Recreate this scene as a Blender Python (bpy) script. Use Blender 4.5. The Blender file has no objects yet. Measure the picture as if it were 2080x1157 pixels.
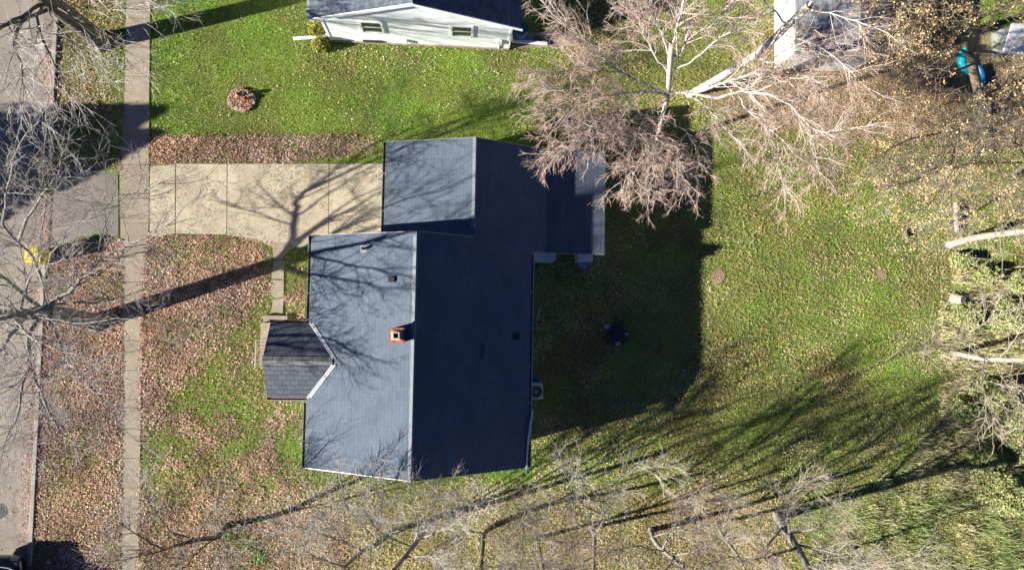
import bpy, math, random
import numpy as np
from mathutils import Vector, Matrix
random.seed(7); rng = np.random.default_rng(11)
scene = bpy.context.scene
COL = scene.collection
R_ = math.radians

# ---------------------------------------------------------------- camera, sky, sun, exposure
H = 30.0; F = 1387.0; CX, CY = 1040.0, 578.5
D = np.array([940 - CX, -(640 - CY), -F]); D /= np.linalg.norm(D)
_v = np.cross([0, 0, -1.0], D); _c = -D[2]
_K = np.array([[0, -_v[2], _v[1]], [_v[2], 0, -_v[0]], [-_v[1], _v[0], 0]])
_r = R_(-1.1)
_Z = np.array([[math.cos(_r), -math.sin(_r), 0], [math.sin(_r), math.cos(_r), 0], [0, 0, 1]])
RW = (np.eye(3) + _K + _K @ _K / (1 + _c)) @ _Z          # world -> camera
cam_data = bpy.data.cameras.new('camera'); cam = bpy.data.objects.new('camera', cam_data); COL.objects.link(cam)
cam_data.sensor_width = 36; cam_data.lens = 36 * F / 2080; cam_data.clip_end = 2000; cam_data.clip_start = 0.5
M4 = Matrix([list(r) for r in RW.T]).to_4x4(); M4.translation = (0, 0, H); cam.matrix_world = M4
scene.camera = cam

AZ, EL = R_(16.4), R_(20.8)                              # direction the light travels to (from +x), elevation
sdir = Vector((math.cos(AZ) * math.cos(EL), math.sin(AZ) * math.cos(EL), -math.sin(EL)))
sun_d = bpy.data.lights.new('sun', 'SUN'); sun_d.energy = 5.0; sun_d.angle = R_(0.53); sun_d.color = (1.0, 0.93, 0.82)
sun = bpy.data.objects.new('sun', sun_d); COL.objects.link(sun); sun.rotation_euler = sdir.to_track_quat('-Z', 'Y').to_euler(); sun.location = (-30, -10, 40)
w = bpy.data.worlds.new('World'); scene.world = w; w.use_nodes = True
nt = w.node_tree; nt.nodes.clear()
sky = nt.nodes.new('ShaderNodeTexSky'); sky.sky_type = 'NISHITA'; sky.sun_disc = False
sky.ozone_density = 9.0; sky.dust_density = 0.0; sky.air_density = 0.32
sky.sun_elevation = EL; sky.sun_rotation = math.atan2(-sdir.x, -sdir.y) % (2 * math.pi)
bg = nt.nodes.new('ShaderNodeBackground'); bg.inputs[1].default_value = 0.05
wo = nt.nodes.new('ShaderNodeOutputWorld'); nt.links.new(sky.outputs[0], bg.inputs[0]); nt.links.new(bg.outputs[0], wo.inputs[0])
vs = scene.view_settings; vs.view_transform = 'Standard'; vs.look = 'None'; vs.exposure = 1.5; vs.gamma = 1.0

# ---------------------------------------------------------------- helpers
def at(u, v, z=0.0):
    d = RW.T @ np.array([u - CX, -(v - CY), -F]); t = (z - H) / d[2]
    return np.array([d[0] * t, d[1] * t, z])
def topx(P):
    """world points (n,3) -> layout coordinates of the survey picture"""
    q = (np.asarray(P) - [0, 0, H]) @ RW.T
    return CX + F * q[:, 0] / -q[:, 2], CY - F * q[:, 1] / -q[:, 2]

def put(o, label=None, cat=None, group=None, kind=None):
    if label: o['label'] = label
    if cat: o['category'] = cat
    if group: o['group'] = group
    if kind: o['kind'] = kind
    return o
def thing(name, loc, label, cat, group=None):
    o = bpy.data.objects.new(name, None); COL.objects.link(o); o.location = loc; o.empty_display_size = .3
    return put(o, label, cat, group)
def from_arrays(name, V, Fc, mat, parent=None, smooth=False, col=None):
    V = np.asarray(V, dtype=np.float32).reshape(-1, 3); Fc = np.asarray(Fc, dtype=np.int32)
    k = Fc.shape[1]; n = len(Fc)
    me = bpy.data.meshes.new(name)
    me.vertices.add(len(V)); me.loops.add(n * k); me.polygons.add(n)
    if parent is not None: V = V - np.array(base_of(parent), dtype=np.float32)
    me.vertices.foreach_set('co', V.ravel()); me.loops.foreach_set('vertex_index', Fc.ravel())
    me.polygons.foreach_set('loop_start', np.arange(0, n * k, k, dtype=np.int32))
    me.polygons.foreach_set('loop_total', np.full(n, k, dtype=np.int32))
    if smooth: me.polygons.foreach_set('use_smooth', np.ones(n, dtype=bool))
    if col is not None:
        a = me.color_attributes.new('Col', 'FLOAT_COLOR', 'POINT')
        c4 = np.ones((len(V), 4), dtype=np.float32); c4[:, :3] = col; a.data.foreach_set('color', c4.ravel())
    me.materials.append(mat); me.update()
    o = bpy.data.objects.new(name, me); COL.objects.link(o); o.parent = parent
    return o
def base_of(p):
    v = Vector((0, 0, 0))
    while p is not None:
        v = v + p.location; p = p.parent
    return v
class MB:
    def __init__(s): s.v = []; s.f = []
    def poly(s, pts):
        i = len(s.v); s.v += [tuple(p) for p in pts]; s.f.append(tuple(range(i, i + len(pts)))); return s
    def hexa(s, a, b):
        """a: 4 bottom pts (ccw), b: 4 top pts"""
        i = len(s.v); s.v += [tuple(p) for p in a] + [tuple(p) for p in b]
        s.f += [(i + 3, i + 2, i + 1, i), (i + 4, i + 5, i + 6, i + 7)]
        for k in range(4):
            j = (k + 1) % 4; s.f.append((i + k, i + j, i + 4 + j, i + 4 + k))
        return s
    def box(s, x0, x1, y0, y1, z0, z1):
        return s.hexa([(x0, y0, z0), (x1, y0, z0), (x1, y1, z0), (x0, y1, z0)], [(x0, y0, z1), (x1, y0, z1), (x1, y1, z1), (x0, y1, z1)])
    def slab(s, pts, t):
        """prism: top polygon pts (ccw from above), thickness t downwards"""
        n = len(pts); i = len(s.v); s.v += [tuple(p) for p in pts] + [(p[0], p[1], p[2] - t) for p in pts]
        s.f.append(tuple(range(i, i + n))); s.f.append(tuple(range(i + 2 * n - 1, i + n - 1, -1)))
        for k in range(n):
            j = (k + 1) % n; s.f.append((i + j, i + k, i + n + k, i + n + j))
        return s
    def bar(s, p, q, wx, wz, up=(0, 0, 1)):
        p = Vector(p); q = Vector(q); d = (q - p).normalized(); u = Vector(up); sd = d.cross(u)
        if sd.length < 1e-4: sd = d.cross(Vector((1, 0, 0)))
        sd.normalize(); u = sd.cross(d)
        c = [(-1, -1), (1, -1), (1, 1), (-1, 1)]
        return s.hexa([p + sd * a * wx / 2 + u * b * wz / 2 for a, b in c], [q + sd * a * wx / 2 + u * b * wz / 2 for a, b in c])
    def lathe(s, c, prof, n=20, ax=(0, 0, 1)):
        """prof: list of (r, h) along axis"""
        q = Vector((0, 0, 1)).rotation_difference(Vector(ax)); c = Vector(c); i = len(s.v)
        for r, h in prof:
            for k in range(n):
                a = 2 * math.pi * k / n; s.v.append(tuple(c + q @ Vector((r * math.cos(a), r * math.sin(a), h))))
        for m in range(len(prof) - 1):
            for k in range(n):
                j = (k + 1) % n; s.f.append((i + m * n + k, i + m * n + j, i + (m + 1) * n + j, i + (m + 1) * n + k))
        s.f.append(tuple(i + k for k in range(n))[::-1]); s.f.append(tuple(i + (len(prof) - 1) * n + k for k in range(n)))
        return s
    def build(s, name, mat, parent=None, bevel=0, smooth=False):
        me = bpy.data.meshes.new(name); b = base_of(parent)
        me.from_pydata([(x - b.x, y - b.y, z - b.z) for x, y, z in s.v], [], s.f)
        me.materials.append(mat); me.update()
        if smooth: me.polygons.foreach_set('use_smooth', np.ones(len(me.polygons), dtype=bool))
        o = bpy.data.objects.new(name, me); COL.objects.link(o); o.parent = parent
        if bevel:
            m = o.modifiers.new('bevel', 'BEVEL'); m.width = bevel; m.segments = 2; m.limit_method = 'ANGLE'
        return o

# -------- materials
def mat_new(name):
    m = bpy.data.materials.new(name); m.use_nodes = True; n = m.node_tree; b = n.nodes['Principled BSDF']
    return m, n, b
def nd(n, t, **kw):
    x = n.nodes.new(t)
    for k, v in kw.items():
        if k[0] == 'i' and k[1:].isdigit(): x.inputs[int(k[1:])].default_value = v
        else: setattr(x, k, v)
    return x
def coords(n, scale=(1, 1, 1), rot=(0, 0, 0), kind='Object'):
    tc = nd(n, 'ShaderNodeTexCoord'); mp = nd(n, 'ShaderNodeMapping'); mp.inputs[3].default_value = scale; mp.inputs[2].default_value = rot
    n.links.new(tc.outputs[kind], mp.inputs[0]); return mp.outputs[0]
def noise(n, vec, sc, det=4, rough=.6):
    x = nd(n, 'ShaderNodeTexNoise'); x.inputs['Scale'].default_value = sc; x.inputs['Detail'].default_value = det; x.inputs['Roughness'].default_value = rough
    n.links.new(vec, x.inputs['Vector']); return x.outputs[0]
def ramp(n, fac, stops):
    r = nd(n, 'ShaderNodeValToRGB'); e = r.color_ramp.elements
    while len(e) < len(stops): e.new(.5)
    for k, (p, c) in enumerate(stops):
        e[k].position = p; e[k].color = (*c, 1) if len(c) == 3 else c
    n.links.new(fac, r.inputs[0]); return r.outputs[0]
def mix(n, fac, a, b, mode='MIX'):
    x = nd(n, 'ShaderNodeMix', data_type='RGBA', blend_type=mode)
    for s, v in ((0, fac), (6, a), (7, b)):
        if isinstance(v, (int, float)): x.inputs[s].default_value = v
        elif isinstance(v, tuple): x.inputs[s].default_value = (*v, 1)
        else: n.links.new(v, x.inputs[s])
    return x.outputs[2]
def bump(n, b, h, st=.3, dist=.02):
    x = nd(n, 'ShaderNodeBump'); x.inputs['Strength'].default_value = st; x.inputs['Distance'].default_value = dist
    n.links.new(h, x.inputs['Height']); n.links.new(x.outputs[0], b.inputs['Normal'])
def plain(name, c, rough=.6, metal=0., var=.15, sc=6., bst=.15):
    m, n, b = mat_new(name); v = coords(n); f = noise(n, v, sc, 5)
    col = ramp(n, f, [(.3, tuple(x * (1 - var) for x in c)), (.7, tuple(min(1, x * (1 + var)) for x in c))])
    n.links.new(col, b.inputs[0]); b.inputs['Roughness'].default_value = rough; b.inputs['Metallic'].default_value = metal
    if bst: bump(n, b, noise(n, v, sc * 8, 3), bst, .01)
    return m
def colattr(name, trans=.0, rough=.8):
    m, n, b = mat_new(name); a = nd(n, 'ShaderNodeVertexColor', layer_name='Col')
    n.links.new(a.outputs[0], b.inputs[0]); b.inputs['Roughness'].default_value = rough; b.inputs['Specular IOR Level'].default_value = .2
    if trans:
        t = nd(n, 'ShaderNodeBsdfTranslucent'); ms = nd(n, 'ShaderNodeMixShader'); ms.inputs[0].default_value = trans
        n.links.new(a.outputs[0], t.inputs[0]); n.links.new(b.outputs[0], ms.inputs[1]); n.links.new(t.outputs[0], ms.inputs[2])
        n.links.new(ms.outputs[0], n.nodes['Material Output'].inputs[0])
    return m
def shingles(name, base, wid, row, swap, mortar=.006, var=.35, off=.5):
    m, n, b = mat_new(name); v = coords(n, rot=(0, 0, R_(90) if swap else 0))
    br = nd(n, 'ShaderNodeTexBrick'); br.offset = off; br.squash = 1.0
    br.inputs['Scale'].default_value = 1; br.inputs['Brick Width'].default_value = wid; br.inputs['Row Height'].default_value = row
    br.inputs['Mortar Size'].default_value = mortar; br.inputs['Mortar Smooth'].default_value = .2; br.inputs['Bias'].default_value = 0
    n.links.new(v, br.inputs[0])
    c1 = tuple(x * (1 - var) for x in base); c2 = tuple(x * (1 + var) for x in base)
    for s, c in ((1, c1), (2, c2), (3, tuple(x * .35 for x in base))): br.inputs[s].default_value = (*c, 1)
    g = ramp(n, noise(n, v, 90, 3, .7), [(.3, (.7, .7, .7)), (.7, (1.3, 1.3, 1.3))])
    big = ramp(n, noise(n, v, .9, 4), [(.3, (.86, .86, .88)), (.7, (1.12, 1.1, 1.08))])
    c = mix(n, 1.0, mix(n, 1.0, br.outputs[0], g, 'MULTIPLY'), big, 'MULTIPLY')
    n.links.new(c, b.inputs[0]); b.inputs['Roughness'].default_value = .88; b.inputs['Specular IOR Level'].default_value = .3
    inv = nd(n, 'ShaderNodeMath', operation='MULTIPLY_ADD'); inv.inputs[1].default_value = -1; inv.inputs[2].default_value = 1
    n.links.new(br.outputs[1], inv.inputs[0])
    ad = nd(n, 'ShaderNodeMath', operation='MULTIPLY_ADD'); ad.inputs[1].default_value = .3
    n.links.new(noise(n, v, 60, 3), ad.inputs[0]); n.links.new(inv.outputs[0], ad.inputs[2])
    bump(n, b, ad.outputs[0], .35, .008)
    return m
def siding(name, base, row=.11):
    m, n, b = mat_new(name); tc = nd(n, 'ShaderNodeTexCoord'); sp = nd(n, 'ShaderNodeSeparateXYZ'); n.links.new(tc.outputs['Object'], sp.inputs[0])
    a = nd(n, 'ShaderNodeMath', operation='DIVIDE'); a.inputs[1].default_value = row; n.links.new(sp.outputs[2], a.inputs[0])
    fr = nd(n, 'ShaderNodeMath', operation='FRACT'); n.links.new(a.outputs[0], fr.inputs[0])
    dirt = noise(n, tc.outputs['Object'], 2.5, 5)
    c = mix(n, 1.0, ramp(n, fr.outputs[0], [(0, tuple(x * .86 for x in base)), (.1, base), (1, base)]), ramp(n, dirt, [(.3, (.9, .9, .9)), (.7, (1.05, 1.05, 1.05))]), 'MULTIPLY')
    n.links.new(c, b.inputs[0]); b.inputs['Roughness'].default_value = .5
    bump(n, b, fr.outputs[0], .15, .01); return m

m_green = None
def mk_ground():
    m, n, b = mat_new('lawn_soil'); v = coords(n)
    f1 = noise(n, v, .25, 6, .65); f2 = noise(n, v, 9, 6, .75)
    c1 = ramp(n, f2, [(.3, (.09, .15, .018)), (.5, (.18, .285, .034)), (.72, (.28, .32, .08))])
    c2 = ramp(n, f2, [(.3, (.06, .05, .022)), (.55, (.13, .11, .045)), (.75, (.2, .17, .09))])
    n.links.new(mix(n, ramp(n, f1, [(.42, (0, 0, 0)), (.62, (1, 1, 1))]), c1, c2), b.inputs[0]); b.inputs['Roughness'].default_value = .95
    bump(n, b, noise(n, v, 14, 6, .8), .9, .05); return m
def mk_concrete(name, c, pit=.5, joint=True):
    m, n, b = mat_new(name); v = coords(n)
    f = noise(n, v, .8, 6, .6); st = noise(n, v, 5, 6, .75); sp = noise(n, v, 13, 5, .8)
    base = ramp(n, f, [(.32, tuple(x * .72 for x in c)), (.6, c), (.75, tuple(x * 1.08 for x in c))])
    base = mix(n, 1., base, ramp(n, st, [(.35, (.84, .82, .78)), (.6, (1.05, 1.05, 1.05))]), 'MULTIPLY')
    if pit:
        msk = mix(n, 1., ramp(n, sp, [(.42, (1, 1, 1)), (.50, (0, 0, 0))]), ramp(n, noise(n, v, .55, 5, .7), [(.40, (0, 0, 0)), (.54, (1, 1, 1))]), 'MULTIPLY')
        base = mix(n, msk, base, tuple(x * (1 - pit) for x in c))
    n.links.new(base, b.inputs[0]); b.inputs['Roughness'].default_value = .9; bump(n, b, sp, .35, .01); return m
def mk_asphalt(name, lo, hi, crack=True):
    m, n, b = mat_new(name); v = coords(n)
    g = noise(n, v, 70, 4, .8); f = noise(n, v, .6, 6, .6)
    c = mix(n, 1., ramp(n, g, [(.3, lo), (.7, hi)]), ramp(n, f, [(.3, (.75, .75, .77)), (.7, (1.12, 1.1, 1.06))]), 'MULTIPLY')
    if crack:
        vo = nd(n, 'ShaderNodeTexVoronoi', feature='DISTANCE_TO_EDGE'); vo.inputs['Scale'].default_value = .55
        wv = nd(n, 'ShaderNodeVectorMath', operation='ADD'); nn = nd(n, 'ShaderNodeTexNoise'); nn.inputs['Scale'].default_value = 1.5; nn.inputs['Detail'].default_value = 5
        n.links.new(v, nn.inputs['Vector']); n.links.new(v, wv.inputs[0]); n.links.new(nn.outputs[1], wv.inputs[1]); n.links.new(wv.outputs[0], vo.inputs['Vector'])
        c = mix(n, ramp(n, vo.outputs[0], [(.0, (1, 1, 1)), (.012, (0, 0, 0))]), c, tuple(x * .55 for x in lo))
    n.links.new(c, b.inputs[0]); b.inputs['Roughness'].default_value = .92; bump(n, b, g, .5, .01); return m
def mk_bark(name, c0, c1, sc=8, marks=None, bst=.7):
    m, n, b = mat_new(name); v = coords(n, scale=(1, 1, .35)); f = noise(n, v, sc, 6, .7)
    c = ramp(n, f, [(.32, c0), (.62, c1)])
    if marks:
        c = mix(n, ramp(n, noise(n, coords(n, scale=(1, 1, 3)), 3.5, 5, .7), [(.56, (0, 0, 0)), (.64, (1, 1, 1))]), c, marks)
    n.links.new(c, b.inputs[0]); b.inputs['Roughness'].default_value = .85; bump(n, b, f, bst, .03); return m

M = dict(
    soil=mk_ground(),
    concrete=mk_concrete('driveway_concrete', (.53, .465, .345), .7),
    walk=mk_concrete('sidewalk_concrete', (.36, .31, .235), .3),
    asphalt=mk_asphalt('street_asphalt', (.19, .172, .148), (.38, .345, .295)),
    apron=mk_asphalt('apron_asphalt', (.14, .127, .115), (.31, .285, .25), False),
    gravel=mk_asphalt('gravel_strip', (.10, .095, .08), (.30, .28, .24), False),
    kerb=mk_concrete('kerb_concrete', (.38, .35, .30), .2),
    shingle=shingles('slate_grey_shingles', (.080, .109, .148), .33, .145, True, .0025, .07),
    shingle_entry=shingles('entry_shingles', (.090, .108, .135), .30, .19, False, .010, .16),
    shingle_nb=shingles('neighbour_shingles', (.105, .128, .16), .30, .19, True, .005, .22),
    shingle_shed=shingles('shed_shingles', (.21, .23, .26), .30, .19, True, .006, .18),
    patio=shingles('patio_roof_courses', (.080, .104, .138), 1.6, .17, True, .006, .07),
    ridge=plain('ridge_cap', (.155, .18, .20), .85, 0, .15, 9),
    siding=siding('blue_white_siding', (.90, .95, .97)),
    siding_shed=siding('white_shed_siding', (.62, .61, .59), .2),
    white=plain('white_trim', (.86, .88, .88), .45, 0, .06, 4, .05),
    whitemetal=plain('white_metal', (.75, .80, .82), .3, .2, .06, 4, .05),
    gutter=plain('gutter_metal', (.50, .50, .47), .4, .3, .12, 5, .1),
    dark=plain('dark_metal', (.03, .032, .035), .5, .3, .2, 6, .1),
    hole=plain('soot', (.004, .004, .004), .95),
    galv=plain('galvanised_metal', (.45, .50, .50), .35, .6, .1, 6, .05),
    litter=plain('leaf_mulch', (.16, .09, .05), .95, 0, .5, 18, .9),
    dirt=plain('bare_dirt', (.26, .195, .125), .95, 0, .25, 7, .8),
    wood=plain('weathered_wood', (.40, .36, .30), .8, 0, .2, 9, .4),
    yellow=plain('yellow_plastic', (.72, .58, .012), .38, 0, .06, 3, .05),
    black=plain('black_rubber', (.015, .015, .015), .7, 0, .2, 6, .1),
    label=plain('pale_label', (.62, .64, .60), .6, 0, .1, 9, .0),
    terracotta=plain('orange_clay', (.62, .22, .06), .6, 0, .2, 12, .2),
    paver=plain('tan_paver', (.42, .35, .29), .9, 0, .2, 12, .4),
    blueglass=plain('blue_ball', (.05, .12, .16), .15, .3, .1, 3, 0),
    turq=plain('turquoise_vinyl', (.01, .42, .58), .35, 0, .15, 3, .1),
    blue=plain('blue_vinyl', (.01, .16, .36), .35, 0, .15, 3, .1),
    tarp=plain('pale_tarp', (.62, .66, .70), .5, 0, .12, 3, .6),
    bark=mk_bark('grey_bark', (.075, .07, .062), (.28, .265, .24)),
    bark_dark=mk_bark('dark_bark', (.045, .036, .028), (.15, .125, .10)),
    bark_pale=mk_bark('pale_bark', (.22, .19, .15), (.44, .385, .31), 10, (.22, .18, .14)),
    birch=mk_bark('white_birch_bark', (.32, .29, .26), (.66, .62, .57), 12, (.10, .09, .08), .5),
    bark_oak=mk_bark('brown_bark', (.12, .095, .06), (.32, .26, .18)),
    twig_grey=plain('grey_twigs', (.27, .25, .235), .8, 0, .25, 2, 0),
    twig_light=plain('pale_twigs', (.50, .47, .44), .8, 0, .2, 2, 0),
    twig_pale=plain('straw_twigs', (.44, .375, .30), .8, 0, .25, 2, 0),
    twig_birch=plain('reddish_birch_twigs', (.43, .32, .265), .8, 0, .25, 1.5, 0),
    twig_oak=plain('brown_twigs', (.26, .21, .16), .8, 0, .25, 2, 0),
    leaf=colattr('leaf_colours', .12), blade=colattr('grass_colours', .25), needle=colattr('foliage_colours', .15),
)
def mk_brick():
    m, n, b = mat_new('red_brick'); v = coords(n, rot=(R_(90), 0, 0)); br = nd(n, 'ShaderNodeTexBrick')
    br.inputs['Scale'].default_value = 1; br.inputs['Brick Width'].default_value = .21; br.inputs['Row Height'].default_value = .075; br.inputs['Mortar Size'].default_value = .006
    for s, c in ((1, (.30, .075, .045)), (2, (.45, .14, .09)), (3, (.45, .40, .36))): br.inputs[s].default_value = (*c, 1)
    n.links.new(v, br.inputs[0]); n.links.new(mix(n, 1., br.outputs[0], ramp(n, noise(n, v, 14), [(.3, (.6, .6, .6)), (.7, (1.3, 1.3, 1.3))]), 'MULTIPLY'), b.inputs[0])
    b.inputs['Roughness'].default_value = .9; return m
M['brick'] = mk_brick()
def mk_glass():
    m, n, b = mat_new('window_glass'); b.inputs[0].default_value = (.03, .04, .045, 1); b.inputs['Roughness'].default_value = .06; b.inputs['Specular IOR Level'].default_value = .8; return m
M['glass'] = mk_glass()
def mk_carpaint():
    m, n, b = mat_new('black_car_paint'); b.inputs[0].default_value = (.006, .007, .010, 1); b.inputs['Roughness'].default_value = .12; b.inputs['Coat Weight'].default_value = 1; b.inputs['Coat Roughness'].default_value = .03; return m
M['paint'] = mk_carpaint()

# ---------------------------------------------------------------- setting: ground, street, pavements
def sheet(name, px, z, mat, sub=None):
    pts = [at(u, v, 0) for u, v in px]; mb = MB()
    mb.poly([(p[0], p[1], z) for p in pts][::-1]); o = mb.build(name, mat); o.data.polygons[0].flip() if o.data.polygons[0].normal.z < 0 else None
    return put(o, kind='structure')
g = MB(); g.poly([(-400, -400, 0), (400, -400, 0), (400, 400, 0), (-400, 400, 0)]); put(g.build('ground', M['soil']), kind='structure')
XK = at(88, 700)[0]                                      # kerb line, world x
st = MB(); st.poly([(XK - 9.5, -120, .006), (XK - .16, -120, .006), (XK - .16, 120, .006), (XK - 9.5, 120, .006)]); put(st.build('street', M['asphalt']), kind='structure')
y_a0, y_a1 = at(150, 505)[1], at(150, 345)[1]
kb = MB()
for a, b2 in ((-60, y_a0), (y_a1, 60)):
    n_ = int((b2 - a) / 3.0)
    for k in range(n_):
        t0 = a + (b2 - a) * k / n_; t1 = a + (b2 - a) * (k + 1) / n_ - .012
        jx = random.uniform(-.01, .01); kb.box(XK - .16 + jx, XK + .0 + jx, t0, t1, -.05, .10)
put(kb.build('kerb', M['kerb'], bevel=.015), kind='structure')
# apron between street and pavement
sheet('driveway_apron', [(40, 352), (110, 345), (165, 338), (214, 347), (216, 470), (170, 478), (120, 500), (60, 512)], .014, M['apron'])
sheet('gravel_strip', [(214, 352), (240, 350), (241, 480), (214, 478)], .018, M['gravel'])
# pavement slabs
def walkx(v):    # left and right edges of the walk in layout coordinates
    L = np.interp(v, [-200, 0, 180, 333, 480, 600, 700, 830, 1157, 1400], [262, 258, 254, 246, 246, 250, 249, 246, 243, 240])
    Rr = np.interp(v, [-200, 0, 180, 333, 480, 600, 700, 830, 1157, 1400], [309, 306, 304, 303, 303, 292, 289, 287, 282, 280])
    return L, Rr
sw = MB(); vv = -260.0
while vv < 1420:
    v2 = vv + 59.5
    (l0, r0), (l1, r1) = walkx(vv), walkx(v2 - .7); z = .035 + random.uniform(-.006, .006)
    q = [at(l0, vv), at(r0, vv), at(r1, v2 - .7), at(l1, v2 - .7)]
    sw.slab([(p[0], p[1], z) for p in q][::-1], .1); vv = v2
o = sw.build('sidewalk', M['walk'], bevel=.008); put(o, kind='structure')
# driveway slabs
dv = MB()
def dslab(px, z):
    dv.slab([(at(u, v)[0], at(u, v)[1], z) for u, v in px][::-1], .1)
dslab([(305.2, 338), (357, 334), (356, 474), (304.5, 482)], .038)
dslab([(358.6, 333), (461.5, 333), (461, 476), (357.8, 474)], .045)
dslab([(462.8, 333), (668.5, 333), (667, 500), (560, 503), (520, 488), (462.2, 477)], .043)
dslab([(669.8, 333), (800, 333), (800, 505), (668.2, 500)], .048)
put(dv.build('driveway', M['concrete'], bevel=.008), kind='structure')
# stepping path
pth = MB()
for px in ([(556, 492), (585, 492), (596, 502), (578, 517), (575, 528), (555, 528)], [(555, 530), (578, 530), (577, 566), (552, 566)],
           [(552, 568), (577, 569), (577, 601), (562, 606), (551, 598)], [(556, 609), (577, 604), (575, 636), (551, 633)]):
    pth.slab([(at(u, v)[0], at(u, v)[1], .05) for u, v in px][::-1], .08)
put(pth.build('garden_path', M['walk'], bevel=.01), kind='structure')
sheet('neighbour_pad', [(1040, 70), (1165, 62), (1164, 95), (1010, 99)], .02, M['walk'])
sheet('soil_patch', [(1430, 205), (1480, 160), (1560, 150), (1640, 138), (1740, 134), (1800, 112), (1880, 100), (1960, 60), (2100, 60), (2100, 300), (1990, 310), (1930, 270), (1860, 295), (1780, 275), (1700, 300), (1620, 262), (1560, 275), (1500, 245)], .006, M['dirt'])
def blob(u, v, rad, n=18, j=.18):
    return [(u + rad * (1 + random.uniform(-j, j)) * math.cos(2 * math.pi * k / n), v - rad * (1 + random.uniform(-j, j)) * math.sin(2 * math.pi * k / n)) for k in range(n)]
def dirt(name, u, v, r, z=.03, mat='dirt'): return sheet(name, blob(u, v, r), z, M[mat])
dirt('bare_dirt_patch', 1457, 562, 14, .05); dirt('bare_dirt_patch', 1860, 1010 - 400 + 10, 6, .05); dirt('bare_dirt_patch', 1788, 556, 13, .02)

# ---------------------------------------------------------------- scatter: grass and fallen leaves
def vnoise(x, y, cell, seed):
    r = np.random.default_rng(seed); G = r.random((256, 256)); X = x / cell + 97.3; Y = y / cell + 57.1
    i = np.floor(X).astype(int); j = np.floor(Y).astype(int); fx = X - i; fy = Y - j; fx = fx * fx * (3 - 2 * fx); fy = fy * fy * (3 - 2 * fy)
    g = lambda a, b: G[a % 256, b % 256]
    return (g(i, j) * (1 - fx) + g(i + 1, j) * fx) * (1 - fy) + (g(i, j + 1) * (1 - fx) + g(i + 1, j + 1) * fx) * fy
def fbm(x, y, cell, seed): return .5 * vnoise(x, y, cell, seed) + .3 * vnoise(x, y, cell / 2.3, seed + 1) + .2 * vnoise(x, y, cell / 5, seed + 2)
def inside(u, v, poly):
    c = np.zeros(len(u), dtype=bool); n = len(poly)
    for k in range(n):
        x0, y0 = poly[k]; x1, y1 = poly[(k + 1) % n]
        if y0 == y1: continue
        m = ((y0 > v) != (y1 > v)) & (u < (x1 - x0) * (v - y0) / (y1 - y0) + x0); c ^= m
    return c
def sstep(a, b, x): t = np.clip((x - a) / (b - a), 0, 1); return t * t * (3 - 2 * t)
XH0, XH1, XR = at(617, 955, 2.9)[0], at(1077, 700, 2.9)[0], at(841, 700, 4.95)[0]
def hard(u, v, P):
    """true where pavement, street, apron or buildings cover the ground"""
    L, Rr = walkx(v)
    e_ = 9 * vnoise(P[:, 0], P[:, 1], .28, 41) + 5 * vnoise(P[:, 0], P[:, 1], .9, 43) - 4; f_ = sstep(470, 560, v) * sstep(900, 800, v) * 6
    h = (u > L + e_ * .6) & (u < Rr - e_ - f_)
    h |= (P[:, 0] < XK + .02) & ~inside(u, v, [(0, 0)] * 3)
    h |= inside(u, v, [(100, 345), (165, 338), (245, 347), (246, 480), (170, 482), (120, 500), (60, 512)])
    h |= inside(u, v, [(304, 334), (800, 333), (800, 505), (596, 503), (578, 517), (578, 566), (576, 636), (551, 636), (551, 598), (555, 492), (462, 478), (356, 475), (304, 482)])
    h |= inside(u, v, [(690, -200), (1025, -200), (1032, 94), (674, 86)]) | inside(u, v, [(1040, 64), (1165, 62), (1164, 95), (1010, 99)])
    h |= (P[:, 0] > XH0 + .6) & (P[:, 0] < XH1 - .5) & (P[:, 1] > at(616, 958, 2.9)[1] + .4) & (P[:, 1] < 3.1)
    h |= (P[:, 0] > -3.0) & (P[:, 0] < 5.3) & (P[:, 1] > 3.0) & (P[:, 1] < 6.7)
    h |= inside(u, v, [(1575, -200), (1800, -200), (1790, 118), (1727, 133), (1575, 130)])
    return h
def samples(n, box=(-40, 2120, -40, 1200)):
    u = rng.uniform(box[0], box[1], n); v = rng.uniform(box[2], box[3], n)
    d = np.stack([u - CX, -(v - CY), np.full(n, -F)], 1) @ RW; t = -H / d[:, 2]
    return u, v, np.stack([d[:, 0] * t, d[:, 1] * t, np.zeros(n)], 1)
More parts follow.
